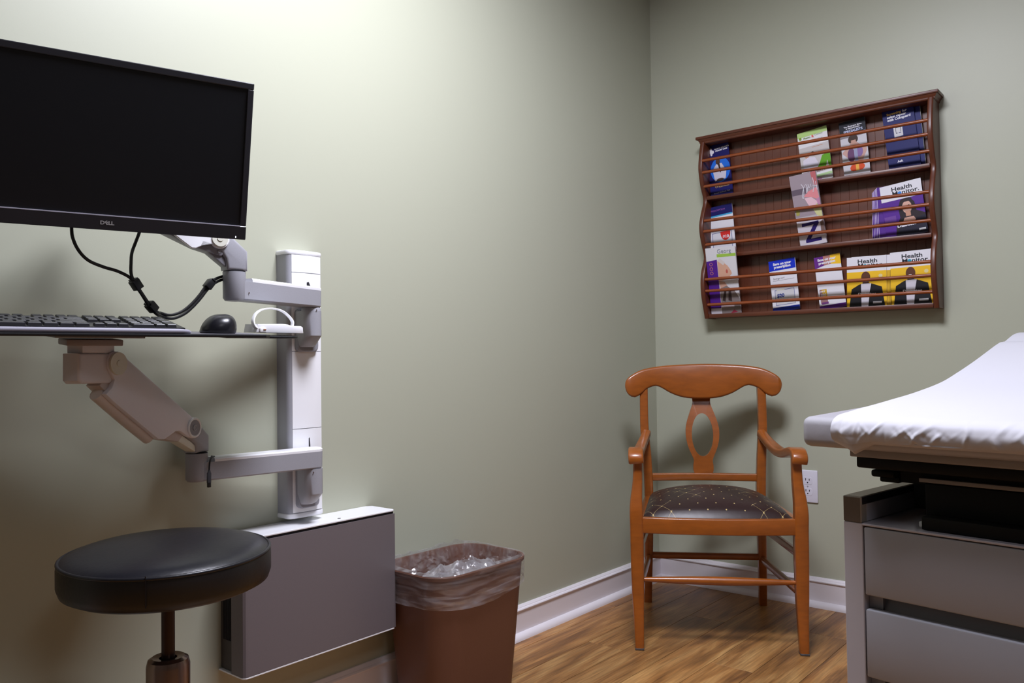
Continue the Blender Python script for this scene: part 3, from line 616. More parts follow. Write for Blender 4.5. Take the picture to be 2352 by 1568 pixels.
# ================================================================ WALL TRACK
TXL, TXR = -1.790, -1.692
def track():
    t = thing('wall_track', 'white and silver vertical wall track carrying the two equipment arms', 'wall track', ((TXL+TXR)/2, 0, .517))
    w = TXR-TXL; z0, z1 = .012, .622
    def ring(front=-.048, rr=.013, grow=0.0):
        a = w/2+grow; o = [(-a, 0.0)] + [(-a+rr-rr*math.cos(R(k)), front-grow+rr-rr*math.sin(R(k))) for k in (0, 22, 45, 67, 90)] + [(a-rr+rr*math.sin(R(k)), front-grow+rr-rr*math.cos(R(k))) for k in (0, 22, 45, 67, 90)] + [(a, 0.0)]
        return o
    bm = new(); loft(bm, [[Vector((x, y, z)) for x, y in ring()] for z in (z0, z1)]); obj('side_extrusion', bm, M_silver, t, angle=40)
    # white front covers: shallow convex, with fine seams
    a, b = -.0400, .0425; n = 8
    for s0, s1, m in ((z0+.002, .209, M_white), (.2105, .392, M_white), (.3935, .579, M_white), (.5805, .6215, M_white)):
        bm = new()
        def yy(x): return -.0485-.0045*(1-((x-(a+b)/2)/((b-a)/2))**2)
        pts = [(a+(b-a)*k/n, yy(a+(b-a)*k/n)) for k in range(n+1)] + [(b, -.044), (a, -.044)]
        prism(bm, pts, XYZ, s0, s1); obj('front_cover', bm, m, t, angle=30)
    for zz0, zz1, nm in ((z1, z1+.011, 'top_cap'), (0.0, .012, 'bottom_cap')):
        bm = new(); pr = ring(grow=.0015); pr = pr[:5] + [(x, y-.004*(1-(x/(w/2))**2)) for x, y in [(-.035+.01*k, -.0495) for k in range(8)]] + pr[6:]
        prism(bm, pr, XYZ, zz0, zz1, bev=.003, seg=2); obj(nm, bm, M_whitegloss, t, angle=40)
    for zc, hh, ww in ((.540, .019, .010), (.166, .022, .0045)):
        bm = new(); pts = [(-ww/2, 0), (ww/2 if ww < .006 else ww, 0), (ww*.1, hh), (-ww/2, hh*.9)]
        prism(bm, pts, lambda u, v, w_: (.004+u, w_, zc+v), -.0532, -.050); obj('cable_slot', bm, M_slot, t, smooth=False)
    # carriages: bevelled grey shells
    for zc in (.4425, .0745):
        bm = new(); rings = []
        for d, gx, gz in ((-.048, .030, .051), (-.060, .030, .051), (-.0635, .0275, .0485)):
            rings.append([Vector((-.004+u, d, zc+v)) for u, v in rrect(gx*2, gz*2, .012, 4)])
        loft(bm, rings); obj('carriage', bm, M_silverd, t, angle=40)
        # half-round pivot housing with chamfered toe
        bm = new(); rings = []
        for z, yb, r in ((zc-.040, -.060, .0175), (zc-.036, -.066, .020), (zc-.014, -.083, .0238), (zc+.044, -.083, .0238)):
            rg = [Vector((-.011+r*math.cos(R(a_)), yb-(r*math.sin(R(a_)) if True else 0), z)) for a_ in range(0, 181, 15)] + [Vector((-.011-r, -.058, z)), Vector((-.011+r, -.058, z))]
            rings.append(rg)
        loft(bm, rings); obj('pivot_housing', bm, M_silver, t, angle=35)
track()

# ================================================================ EQUIPMENT ARMS
def hpath_arm(name, label, piv, elb, zc, link_pts, ldir, mount):
    """extension arm from track pivot to elbow, elbow cylinder, parallel link"""
    t = thing(name, label, 'support arm', (piv[0], piv[1], zc))
    P = Vector((0, 0, 0)); E = Vector((elb[0]-piv[0], elb[1]-piv[1], 0)); u = E.normalized(); s = Vector((-u.y, u.x, 0))
    # beam body: box section, tapered round ends, white top cap
    bm = new(); hw = .0225
    def outline(r0, r1):
        o = []
        for a in range(-90, 91, 15): o.append(P - u*r0*math.cos(R(a)) + s*r0*math.sin(R(a)))
        for a in range(90, -91, -15): o.append(E + u*r1*math.cos(R(a)) + s*r1*math.sin(R(a)))
        return o
    rings = []
    for z, r0, r1 in ((-.0255, .0205, .0185), (-.0225, .0232, .0212), (.0135, .0238, .0218)): rings.append([p+Vector((0, 0, z)) for p in outline(r0, r1)])
    loft(bm, rings); obj('extension_beam', bm, M_silver, t, angle=40)
    bm = new(); rings = []
    E2 = E - u*.030
    def outl2(r0, r1):
        o = []
        for a in range(-90, 91, 15): o.append(P - u*r0*math.cos(R(a)) + s*r0*math.sin(R(a)))
        o += [E2+s*r1, E2-s*r1]; return o
    for z, r0, r1 in ((.0135, .0238, .0222), (.0185, .0238, .0222), (.0215, .021, .0195)): rings.append([p+Vector((0, 0, z)) for p in outl2(r0, r1)])
    loft(bm, rings); obj('beam_cover', bm, M_whitegloss, t, angle=40)
    # lower collar down to the carriage
    bm = new(); lathe(bm, [(.0205, -.0255), (.0225, -.030), (.0232, -.0405), (.0001, -.0405)], 28); obj('pivot_collar', bm, M_silver, t)
    bm = new(); lathe(bm, [(.0215, -.0405), (.0215, -.0415), (.0001, -.0415)], 28); obj('pivot_gap', bm, M_slot, t)
    # elbow cylinder
    ME = Matrix.Translation(E)
    bm = new(); lathe(bm, [(.012, -.0275), (.019, -.0265), (.0225, -.021), (.0228, .030), (.0228, .0325), (.0001, .0325)], 32, ME); obj('elbow', bm, M_silver, t)
    bm = new(); lathe(bm, [(.0218, .0325), (.0218, .0338), (.0001, .0338)], 32, ME); obj('elbow_gap', bm, M_slot, t)
    for q, zz in ((E-u*.018, -.010), (P+u*.010, -.033)):
        sd = -s if (-s).y < 0 else s
        bm = new(); lathe(bm, [(.0001, 0), (.0016, 0), (.0014, .0008), (.0001, .001)], 10, Matrix.Translation(q+sd*.0228+Vector((0, 0, zz))) @ Matrix.Rotation(R(90), 4, 'X')); obj('set_screw', bm, M_chrome, t)
    return t, E
def link_frame(E, ldir):
    L = Vector((ldir[0], ldir[1], 0)).normalized(); N = Vector((-L.y, L.x, 0))
    if N.y > 0: N = -N         # N points to the room (viewer side)
    return L, N
# --- upper arm, carries the monitor
PIV = (-1.752, -.083)
ZU, ZL = 1.038, .662
ta, EU = hpath_arm('articulated_monitor_mount', 'upper silver articulated arm holding the monitor', PIV, (-2.001, -.162), ZU, None, None, None)
def upper_link():
    L, N = link_frame(EU, (-.2, .03))
    def f(u, v, w_): return EU + L*u + N*w_ + Vector((0, 0, v-ZU))
    bm = new()
    prism(bm, [(-.0218, 1.0725), (-.0218, 1.113), (.010, 1.140), (.040, 1.160), (.062, 1.150), (.062, 1.128), (.036, 1.112), (.0245, 1.095), (.0218, 1.0725)], f, -.019, .019, bev=.006, seg=3)
    obj('knuckle', bm, M_silver, ta, angle=45)
    bm = new(); prism(bm, [(.016, 1.074), (.0240, 1.096), (.040, 1.110), (.062, 1.122), (.066, 1.112), (.040, 1.092)], f, -.012, .012, bev=.002); obj('lower_strut', bm, M_silverd, ta, angle=40)
    bm = new(); prism(bm, [(.034, 1.100), (.026, 1.106), (.030, 1.116), (.066, 1.140), (.140, 1.170), (.150, 1.140), (.085, 1.113)], f, -.014, .0165, bev=.002); obj('link_arm', bm, M_silverd, ta, angle=40)
    bm = new(); prism(bm, [(.0957, 1.1104), (.0872, 1.1103), (.0768, 1.1155), (.0640, 1.1240), (.0560, 1.1235)] + [(.0395+.0205*math.cos(R(a)), 1.134+.0205*math.sin(R(a))) for a in range(-30, -215, -20)] + [(.03, 1.175), (.19, 1.262), (.215, 1.235), (.205, 1.205), (.1310, 1.1349)], f, .0172, .024, bev=.0012, seg=1); obj('link_cover', bm, M_white, ta, angle=40)
    bm = new(); lathe(bm, [(.0001, .004), (.006, .004), (.0065, .0028), (.0162, .0028), (.0165, 0), (.0001, 0)], 28, Matrix.Translation(f(.0395, 1.134, .0238)) @ N.to_track_quat('Z', 'Y').to_matrix().to_4x4()); obj('pivot_cap', bm, M_beige, ta)
    bm = new(); lathe(bm, [(.0001, .002), (.0032, .0018), (.0034, 0), (.0001, 0)], 16, Matrix.Translation(f(.0385, 1.108, .0163)) @ N.to_track_quat('Z', 'Y').to_matrix().to_4x4()); obj('link_pin', bm, M_silver, ta)
    # head and mounting plate behind the screen
    bm = new(); tube(bm, [f(.20, 1.232, -.004), f(.225, 1.242, -.01), Vector((-2.262-PIV[0], -.190-PIV[1], 1.250-ZU))], .017, 14); obj('tilt_head', bm, M_silverd, ta)
upper_link()
# --- lower arm, carries the keyboard tray
tl, EL = hpath_arm('articulated_tray_mount', 'lower silver articulated arm holding the keyboard tray', PIV, (-2.024, -.052), ZL, None, None, None)
def lower_link():
    L, N = link_frame(EL, (-.217, -.095))
    def f(u, v, w_): return EL + L*u + N*w_ + Vector((0, 0, v-ZL))
    Q = N.to_track_quat('Z', 'Y').to_matrix().to_4x4()
    bm = new(); prism(bm, [(-.0210, .6965), (-.0210, .731), (.004, .752), (.030, .768), (.055, .765), (.060, .745), (.045, .728), (.0245, .716), (.0215, .6965)], f, -.019, .017, bev=.006, seg=3); obj('knuckle', bm, M_silver, tl, angle=45)
    bm = new(); prism(bm, [(.018, .698), (.020, .712), (.034, .722), (.085, .752), (.110, .750), (.070, .724)], f, -.012, .013, bev=.002); obj('lower_strut', bm, M_beige, tl, angle=40)
    bm = new(); prism(bm, [(.074, .726), (.060, .737), (.090, .752), (.270, .862), (.284, .846), (.150, .744), (.110, .733)], f, -.018, .014, bev=.003); obj('spring_housing', bm, mat('aged_white_plastic', srgb(196, 182, 176), 0.4), tl, angle=40)
    cov = [(.2789, .8306), (.2620, .8440), (.2551, .8570), (.2620, .8680)] + [(.2530+.0225*math.cos(R(a)), .8860+.0225*math.sin(R(a))) for a in range(-50, 131, 20)][::1] 
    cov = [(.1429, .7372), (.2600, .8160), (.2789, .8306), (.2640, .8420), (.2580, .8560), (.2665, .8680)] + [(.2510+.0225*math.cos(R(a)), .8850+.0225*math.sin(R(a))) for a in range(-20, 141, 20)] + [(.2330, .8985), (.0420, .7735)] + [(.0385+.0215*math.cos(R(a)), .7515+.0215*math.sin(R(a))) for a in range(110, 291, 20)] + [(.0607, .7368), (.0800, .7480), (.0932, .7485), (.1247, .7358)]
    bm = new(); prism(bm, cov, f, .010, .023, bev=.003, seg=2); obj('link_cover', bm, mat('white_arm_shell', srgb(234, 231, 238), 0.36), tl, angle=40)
    # curved under-lip of the shell
    bm = new(); path = [f(.1450, .7400, 0), f(.2050, .7800, 0), f(.2780, .8315, 0)]
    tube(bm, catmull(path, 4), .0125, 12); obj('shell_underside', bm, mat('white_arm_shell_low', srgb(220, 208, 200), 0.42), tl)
    bm = new(); lathe(bm, [(.0001, .0045), (.0055, .0045), (.006, .0035), (.0205, .0035), (.0212, 0), (.0001, 0)], 32, Matrix.Translation(f(.2510, .8850, .0232)) @ Q); obj('pivot_cap', bm, M_beige, tl)
    MR = Matrix.Translation(f(.0385, .7515, .0232)) @ Q
    bm = new(); tube(bm, [MR @ Vector((.0185*math.cos(R(a)), .0185*math.sin(R(a)), .001)) for a in range(0, 361, 10)], .0026, 8, cap=False); obj('pivot_ring', bm, M_white, tl)
    bm = new(); lathe(bm, [(.0168, 0), (.0168, .0022), (.0085, .0022)], 32, MR); obj('tension_screw', bm, M_silverd, tl)
    bm = new(); lathe(bm, [(.0062, .0020), (.0060, .0034), (.0040, .0034), (.0034, .0024), (.0001, .0024)], 24, MR); obj('screw_socket', bm, M_silver, tl)
    bm = new(); prism(bm, [(.2330, .8495), (.2330, .9035), (.3345, .9035), (.3345, .8560), (.3280, .8505)], f, -.020, .018, bev=.005, seg=3); obj('tray_block', bm, mat('white_arm_block', srgb(222, 216, 220), 0.4), tl, angle=45)
    bm = new(); prism(bm, [(.250, .9040), (.250, .9250), (.325, .9250), (.325, .9040)], f, -.018, .016, bev=.002); obj('tray_post', bm, mat('white_arm_block', srgb(222, 216, 220), 0.4), tl, angle=45)
    bm = new(); box(bm, (-.045, -.04, 0), (.045, .04, .011), bev=.002); o = obj('tray_bracket', bm, mat('bracket_taupe', srgb(158, 148, 148), 0.5), tl); o.location = f(.290, .9185, 0); o.rotation_euler = (R(3.5), 0, R(-12))
lower_link()

# ================================================================ MONITOR
def monitor():
    t = thing('monitor', 'black widescreen computer monitor switched off on the upper arm', 'monitor', (-2.2901, -.2337, 1.1162), (.2245, 0, -.284))
    w, h = .475, .287
    bm = new(); box(bm, (-w/2, .004, 0), (w/2, .026, h), bev=.003); obj('housing', bm, M_bezel, t)
    bm = new(); box(bm, (-w/2+.05, .024, .045), (w/2-.05, .046, h-.045), bev=.012, seg=3); obj('back_bulge', bm, M_black, t)
    bm = new(); box(bm, (-.05, .044, .09), (.05, .052, .19), bev=.002); obj('mounting_plate', bm, M_silverd, t)
    bz, bb = .0115, .0255
    for nm, lo, hi in (('top_bezel', (-w/2, 0, h-bz), (w/2, .006, h)), ('side_bezel', (-w/2, 0, bb), (-w/2+bz, .006, h-bz)), ('side_bezel', (w/2-bz, 0, bb), (w/2, .006, h-bz)), ('bottom_bezel', (-w/2, -.0015, 0), (w/2, .006, bb))):
        bm = new(); box(bm, lo, hi, bev=.0012, seg=1); obj(nm, bm, M_bezel, t)
    bm = new(); box(bm, (-w/2+bz, .0028, bb), (w/2-bz, .0060, h-bz)); obj('screen', bm, M_screen, t, smooth=False)
    bm = new(); box(bm, (-w/2+bz, -.0016, bb-.0010), (w/2-bz, .0020, bb+.0006)); obj('bezel_lip', bm, M_bezelglint, t, smooth=False)
    # logo on the lower bezel; the letter E is tilted
    x = -.0105
    for ch, dx, rot in (('D', 0, 0), ('E', .0068, 32), ('L', .0115, 0), ('L', .0160, 0)):
        me = text_mesh(ch, .0088, 'CENTER', .0003, depth=.0001, xs=1.12); me.transform(Matrix.Translation((0, -.0031, 0))); me.materials.append(M_logo)
        inst('logo_letter', me, t, (x+dx+.003, -.0017, bb*.5), (R(90), R(-rot), 0))
    bm = new(); box(bm, (w/2-.0195, -.0019, .0030), (w/2-.0180, -.0010, .0060)); obj('power_light', bm, M_led, t, smooth=False)
monitor()

# ================================================================ KEYBOARD TRAY, KEYBOARD, MOUSE
TRL = (-2.045, -.362, .9345); TRR = (R(3.5), 0, R(-12))
TRM = Matrix.Translation(TRL) @ Matrix.Rotation(R(-12), 4, 'Z') @ Matrix.Rotation(R(3.5), 4, 'X')
def tray():
    t = thing('keyboard_tray', 'thin dark keyboard tray with grey wrist rest on the lower arm', 'keyboard tray', TRL, TRR)
    bm = new(); pts = [(-.60, .0), (-.012, .0), (0, .012), (0, .190), (-.012, .202), (-.60, .202)]
    prism(bm, pts, XYZ, -.0055, .0, bev=.0016, seg=2); obj('board', bm, M_black, t)
    bm = new(); prism(bm, [(-.595, .006), (-.014, .006), (-.006, .014), (-.006, .188), (-.014, .196), (-.595, .196)], XYZ, -.0005, .0006); obj('top_laminate', bm, M_mat_top, t, smooth=False)
    bm = new(); sweep(bm, [(-.59, .017, .0045), (-.160, .017, .0045), (-.150, .018, .004), (-.146, .019, .003)], [.026, .026, .022, .016], [.0085, .0085, .007, .004], (0, 1, 0), rr=.45, n=4); obj('wrist_rest', bm, M_wrist, t, angle=60)
    # side mouse platform
    bm = new(); prism(bm, [(-.04, .135)] + [(.075+.055*math.cos(R(a)), .190+.055*math.sin(R(a))) for a in range(-90, 91, 15)] + [(-.04, .245)], XYZ, -.0105, -.0058, bev=.0015); obj('mouse_platform', bm, M_black, t)
    bm = new(); box(bm, (-.35, .05, -.0095), (-.21, .19, -.0055), bev=.001); obj('slide_plate', bm, M_silverd, t)
tray()
def keyboard():
    t = thing('keyboard', 'black full size keyboard on the tray behind the wrist rest', 'keyboard')
    t.matrix_world = TRM @ Matrix.Translation((-.367, .034, .0012)) @ Matrix.Rotation(R(5.5), 4, 'X')
    W_, D_ = .440, .130
    bm = new(); prism(bm, [(0, 0), (D_, 0), (D_, .012), (0, .009)], lambda u, v, w_: (w_, u, v), -W_/2, W_/2, bev=.0018, seg=2); obj('base', bm, M_black, t)
    for s in (-1, 1):
        bm = new(); box(bm, (s*.17-.012, D_-.02, -.012), (s*.17+.012, D_-.012, .001)); obj('foot', bm, M_black, t, smooth=False)
    cache = {}
    def keymesh(wu, du):
        if (wu, du) in cache: return cache[(wu, du)]
        k = .0186; a, b = wu*k-.0028, du*k-.0028
        bm = new(); loft(bm, [[Vector((sx*(a/2-i), sy*(b/2-i), z)) for sx, sy in ((-1, -1), (1, -1), (1, 1), (-1, 1))] for z, i in ((0, 0), (.0042, .0008), (.0050, .0016))])
        o = obj('key', bm, M_key, t, smooth=False); me = o.data; bpy.data.objects.remove(o); cache[(wu, du)] = me; return me
    k = .0186; x0 = -W_/2+.009; y0 = .0135
    rows = [  # (row, [(start, width)...])
        (0, [(0, 1.25), (1.25, 1.25), (2.5, 1.25), (3.75, 6.25), (10, 1.25), (11.25, 1.25), (12.5, 1.25), (13.75, 1.25)]),
        (1, [(0, 2.25)]+[(2.25+i, 1) for i in range(10)]+[(12.25, 2.75)]),
        (2, [(0, 1.75)]+[(1.75+i, 1) for i in range(11)]+[(12.75, 2.25)]),
        (3, [(0, 1.5)]+[(1.5+i, 1) for i in range(12)]+[(13.5, 1.5)]),
        (4, [(i, 1) for i in range(13)]+[(13, 2)]),
        (5, [(0, 1)]+[(2+i, 1) for i in range(4)]+[(6.5+i, 1) for i in range(4)]+[(11+i, 1) for i in range(4)])]
    def place(st, wd, row, du=1):
        inst('key', keymesh(wd, du), t, (x0+(st+wd/2)*k, y0+(row+du/2-.5)*k+(.003 if row == 5 else 0), .0088+.0238*((row+du/2-.5)*k+y0)*.97))
    for row, ks in rows:
        for st, wd in ks: place(st, wd, row)
    nx = 15.25
    for row in (5, 4, 3):
        for c in range(3): place(nx+c, 1, row)
    place(nx+1, 1, 1)
    for c in range(3): place(nx+c, 1, 0)
    px = 18.5
    place(px, 2, 0); place(px+2, 1, 0)
    for row in (1, 2, 3):
        for c in range(3): place(px+c, 1, row)
    for c in range(4): place(px+c, 1, 4); place(px+c, 1, 5)
    place(px+3, 1, 0, 2); place(px+3, 1, 2, 2)
keyboard()
def mouse():
    t = thing('computer_mouse', 'black wireless mouse on the right end of the keyboard tray', 'mouse')
    t.matrix_world = TRM @ Matrix.Translation((-.076, .078, .0008)) @ Matrix.Rotation(R(-12), 4, 'Z') @ Matrix.Diagonal((.93, .93, 1.0, 1))
    bm = new(); rings = []; N_ = 28
    Lh, Wh, H_ = .051, .0345, .0355
    for i in range(13):
        ph = i/12*math.pi/2; sc = math.cos(ph)**.72 if i < 12 else .01; z = .002+(H_-.002)*math.sin(ph)
        ring = []
        for k in range(N_):
            a = 2*math.pi*k/N_; cx = math.copysign(abs(math.cos(a))**.8, math.cos(a)); sy = math.copysign(abs(math.sin(a))**.85, math.sin(a))
            y = Lh*sy*sc - .006*math.sin(ph); ring.append(Vector((Wh*cx*sc*(1-.06*sy)+.006*math.sin(ph), y, z*(1+.04*cx*sc))))
        rings.append(ring)
    base = [Vector((p.x*.94, p.y*.95, 0)) for p in rings[0]]
    loft(bm, [base]+rings); obj('shell', bm, M_mouse, t, angle=60)
    bm = new(); box(bm, (-.0035, .018, .025), (.0035, .034, .0345), bev=.003, seg=3); obj('scroll_wheel', bm, M_rubber, t)
mouse()
def holder():
    t = thing('mouse_holder', 'white plastic holder with an arched loop band at the end of the tray', 'holder', (-1.935, -.200, .9455), (R(2), 0, R(-3)))
    bm = new(); prism(bm, [(-.053, 0), (.057, 0), (.0555, .0125), (.051, .0150), (.030, .0152), (.018, .0180), (.008, .0188), (-.050, .0170)], lambda u, v, w_: (u, w_, v), -.026, .026, bev=.0018, seg=2); obj('base', bm, M_whitegloss, t, angle=40)
    bm = new(); box(bm, (-.047, -.030, .0005), (-.033, -.024, .0095), bev=.0015); obj('latch', bm, M_white, t)
    bm = new(); box(bm, (-.040, -.0312, .0055), (-.034, -.0295, .0075)); obj('latch_mark', bm, mat('amber_mark', srgb(176, 110, 80), .5), t, smooth=False)
    path = catmull([(-.040, -.020, .0075), (-.050, -.021, .0085), (-.0545, -.018, .0150), (-.0530, -.012, .0260), (-.043, -.006, .0390), (-.024, .002, .0480), (.0005, .006, .0510), (.025, .009, .0470), (.043, .010, .0360), (.0515, .009, .0240), (.0490, .008, .0130)], 5)
    bm = new(); sweep(bm, path, .0105, .0030, (0, 1, 0), rr=.35, n=2); obj('loop_band', bm, M_white, t, angle=50)
holder()

# ================================================================ CABLES
def cable(name, label, pts, r=.0030, sub=6):
    bm = new(); tube(bm, catmull(pts, sub), r, 8); o = obj(name, bm, M_rubber); tag(o, label, 'cable', 'black cables under the monitor'); return o
cable('monitor_cable', 'black cable curving down from under the monitor logo', [(-2.336, -.198, 1.150), (-2.3341, -.198, 1.125), (-2.332, -.198, 1.1027), (-2.322, -.198, 1.0811), (-2.3053, -.198, 1.0652), (-2.2793, -.198, 1.0559), (-2.2564, -.198, 1.0507), (-2.2346, -.198, 1.0413), (-2.2225, -.197, 1.0293), (-2.2085, -.194, 1.0119), (-2.1908, -.187, .9926), (-2.170, -.172, .9820), (-2.1524, -.15, .9817), (-2.1376, -.15, .9782), (-2.1244, -.15, .9796), (-2.1064, -.15, .9871), (-2.0882, -.15, 1.0017), (-2.0714, -.15, 1.0199), (-2.0553, -.15, 1.0410), (-2.039, -.15, 1.0536), (-2.0156, -.15, 1.0623), (-1.995, -.145, 1.058)])
cable('monitor_cable', 'black cable dropping straight from the monitor into the cable clip', [(-2.212, -.198, 1.150), (-2.2161, -.2, 1.1272), (-2.2233, -.2, 1.1065), (-2.2305, -.2, 1.0859), (-2.2322, -.2, 1.0660), (-2.2318, -.2, 1.0463), (-2.2259, -.2035, 1.0280), (-2.2115, -.2005, 1.0091), (-2.1942, -.193, .9891), (-2.172, -.176, .9770), (-2.149, -.1505, .9748), (-2.1333, -.1505, .9714), (-2.12, -.15, .9737), (-2.1019, -.15, .9825), (-2.0854, -.15, .9965), (-2.0696, -.1505, 1.0137), (-2.0525, -.1505, 1.0348), (-2.0371, -.15, 1.0474), (-2.0156, -.15, 1.0559), (-1.995, -.145, 1.052)])
def cclip(label, p, d):
    v = Vector(d).normalized(); M = Matrix.Translation(p) @ v.to_track_quat('X', 'Z').to_matrix().to_4x4()
    t = thing('cable_clip', label, 'cable clip', group='black cable clips'); t.matrix_world = M
    bm = new(); box(bm, (-.0095, -.008, -.0075), (.0095, .008, .0075), bev=.0015); obj('body', bm, M_black, t)
    bm = new(); box(bm, (-.012, -.0092, -.004), (-.009, .0092, .0055), bev=.001); obj('flange', bm, M_black, t)
cclip('black cable clip where the two monitor cables first meet', (-2.2225, -.199, 1.0285), (.014, .002, -.019))
cclip('black cable clip just above the keyboard right end', (-2.188, -.188, .9895), (.018, .006, -.016))
cclip('black cable clip next to the upper arm elbow', (-2.0500, -.150, 1.0430), (-.016, 0, -.020))
def plug():
    t = thing('loose_cable_plug', 'small loose black plug hanging over the lower arm', 'cable', (-2.0165, -.083, .655))
    bm = new(); tube(bm, catmull([(.030, .026, .029), (.016, .012, .031), (.008, -.002, .0335), (.002, -.006, .026), (0, -.0065, .014), (-.0005, -.0065, .004)], 5), .0018, 8); obj('wire', bm, M_rubber, t)
    bm = new(); sweep(bm, [(-.0005, -.0065, .006), (-.0006, -.0065, .001), (-.0008, -.0065, 0), (-.0012, -.0065, -.020)], [.004, .006, .0082, .0086], [.004, .005, .0055, .0055], (1, 0, 0), rr=.25, n=2); obj('plug_body', bm, mat('grey_plug', srgb(58, 58, 64), .45), t, angle=50)
    bm = new(); box(bm, (-.0045, -.0092, -.030), (.0023, -.0038, -.019), bev=.0008); obj('plug_tip', bm, M_black, t)
plug()

# ================================================================ STOOL
def stool():
    t = thing('stool', 'round black vinyl adjustable stool on a metal column', 'stool', (-2.228, -.322, 0))
    K = .947; tilt = Matrix.Translation((0, 0, .569)) @ Matrix.Rotation(R(-35), 4, 'Z') @ Matrix.Rotation(R(1.2), 4, 'X') @ Matrix.Diagonal((K, K, .86, 1))
    top = [(.0001, .015), (.05, .0142), (.10, .0118), (.13, .0085), (.150, .0045), (.162, .0005), (.170, -.0040), (.174, -.0075)]
    bm = new(); lathe(bm, top+[(.1735, -.010), (.0001, -.010)], 72, tilt); obj('seat_top', bm, M_vinyl, t, angle=60)
    bm = new(); ring = [tilt @ Vector((.1755*math.cos(R(a)), .1755*math.sin(R(a)), -.0085)) for a in range(0, 360, 5)]; ring.append(ring[0]); tube(bm, ring, .0032, 8, cap=False); obj('piping', bm, M_vinyl, t, angle=70)
    bm = new(); lathe(bm, [(.1768, -.009), (.1785, -.018), (.1785, -.052), (.1740, -.066), (.160, -.074), (.0001, -.076)], 72, tilt); sd = obj('seat_band', bm, M_vinylside, t, angle=45)
    bm = new(); box(bm, (-.0008, -.1795, -.062), (.0008, -.1775, -.006)); o = obj('seam', bm, M_vinyl, sd, loc=(0, 0, .569), smooth=False); o.rotation_euler = (0, 0, R(-38)); o.scale = (K, K, .86)
    bm = new(); lathe(bm, [(.085, .506), (.085, .497), (.0001, .495)], 32); obj('mounting_disc', bm, M_steeld, t)
    bm = new(); lathe(bm, [(.0108, .498), (.0108, .27), (.0001, .27)], 24); obj('piston', bm, M_steeld, t)
    bm = new(); lathe(bm, [(.0135, .374), (.0145, .384), (.026, .386), (.0325, .382), (.0350, .372), (.0350, .12), (.0001, .12)], 40); obj('column_sleeve', bm, M_chrome, t)
    for k in range(5):
        a = R(72*k+20); d = Vector((math.cos(a), math.sin(a), 0))
        bm = new(); sweep(bm, [d*.015+Vector((0, 0, .125)), d*.10+Vector((0, 0, .115)), d*.235+Vector((0, 0, .075))], [.036, .034, .026], [.028, .026, .020], (-d.y, d.x, 0), rr=.3); lg = obj('base_leg', bm, M_chrome, t)
        bm = new(); lathe(bm, [(.0001, -.010), (.026, -.010), (.0275, -.006), (.0275, .006), (.026, .010), (.0001, .010)], 20, Matrix.Translation(d*.235+Vector((0, 0, .0275))) @ Vector((-d.y, d.x, 0)).to_track_quat('Z', 'Y').to_matrix().to_4x4()); obj('caster', bm, M_black, lg)
        bm = new(); tube(bm, [d*.235+Vector((0, 0, .080)), d*.235+Vector((0, 0, .048))], .007, 10); obj('caster_stem', bm, M_chrome, lg)
stool()

# ================================================================ WASTE BIN AND LINER
BX, BY, BZ = -1.335, -.1425, .352
BROT = R(-2.0)
def bin_ring(z, grow=0.0):
    k = z/BZ; sx = .293+(.348-.293)*k+2*grow; sy = .198+(.250-.198)*k+2*grow
    return rrect(sx, sy, .062+.008*k+grow, 8)
def waste_bin():
    t = thing('waste_bin', 'brown plastic rectangular waste bin beside the wall cabinet', 'waste bin', (BX, BY, 0), (0, 0, BROT))
    bm = new(); rings = [[Vector((x, y, z)) for x, y in bin_ring(z)] for z in (0.0, .004, .06, .15, .25, BZ-.012)]
    rings += [[Vector((x, y, z)) for x, y in bin_ring(BZ, g)] for z, g in ((BZ-.011, .0045), (BZ-.003, .0058), (BZ, .0040), (BZ-.001, .0))]
    rings += [[Vector((x, y, z)) for x, y in bin_ring(z, -.0035)] for z in (BZ-.012, .25, .15, .06, .008)]
    loft(bm, rings); obj('body', bm, M_can, t, angle=40)
waste_bin()
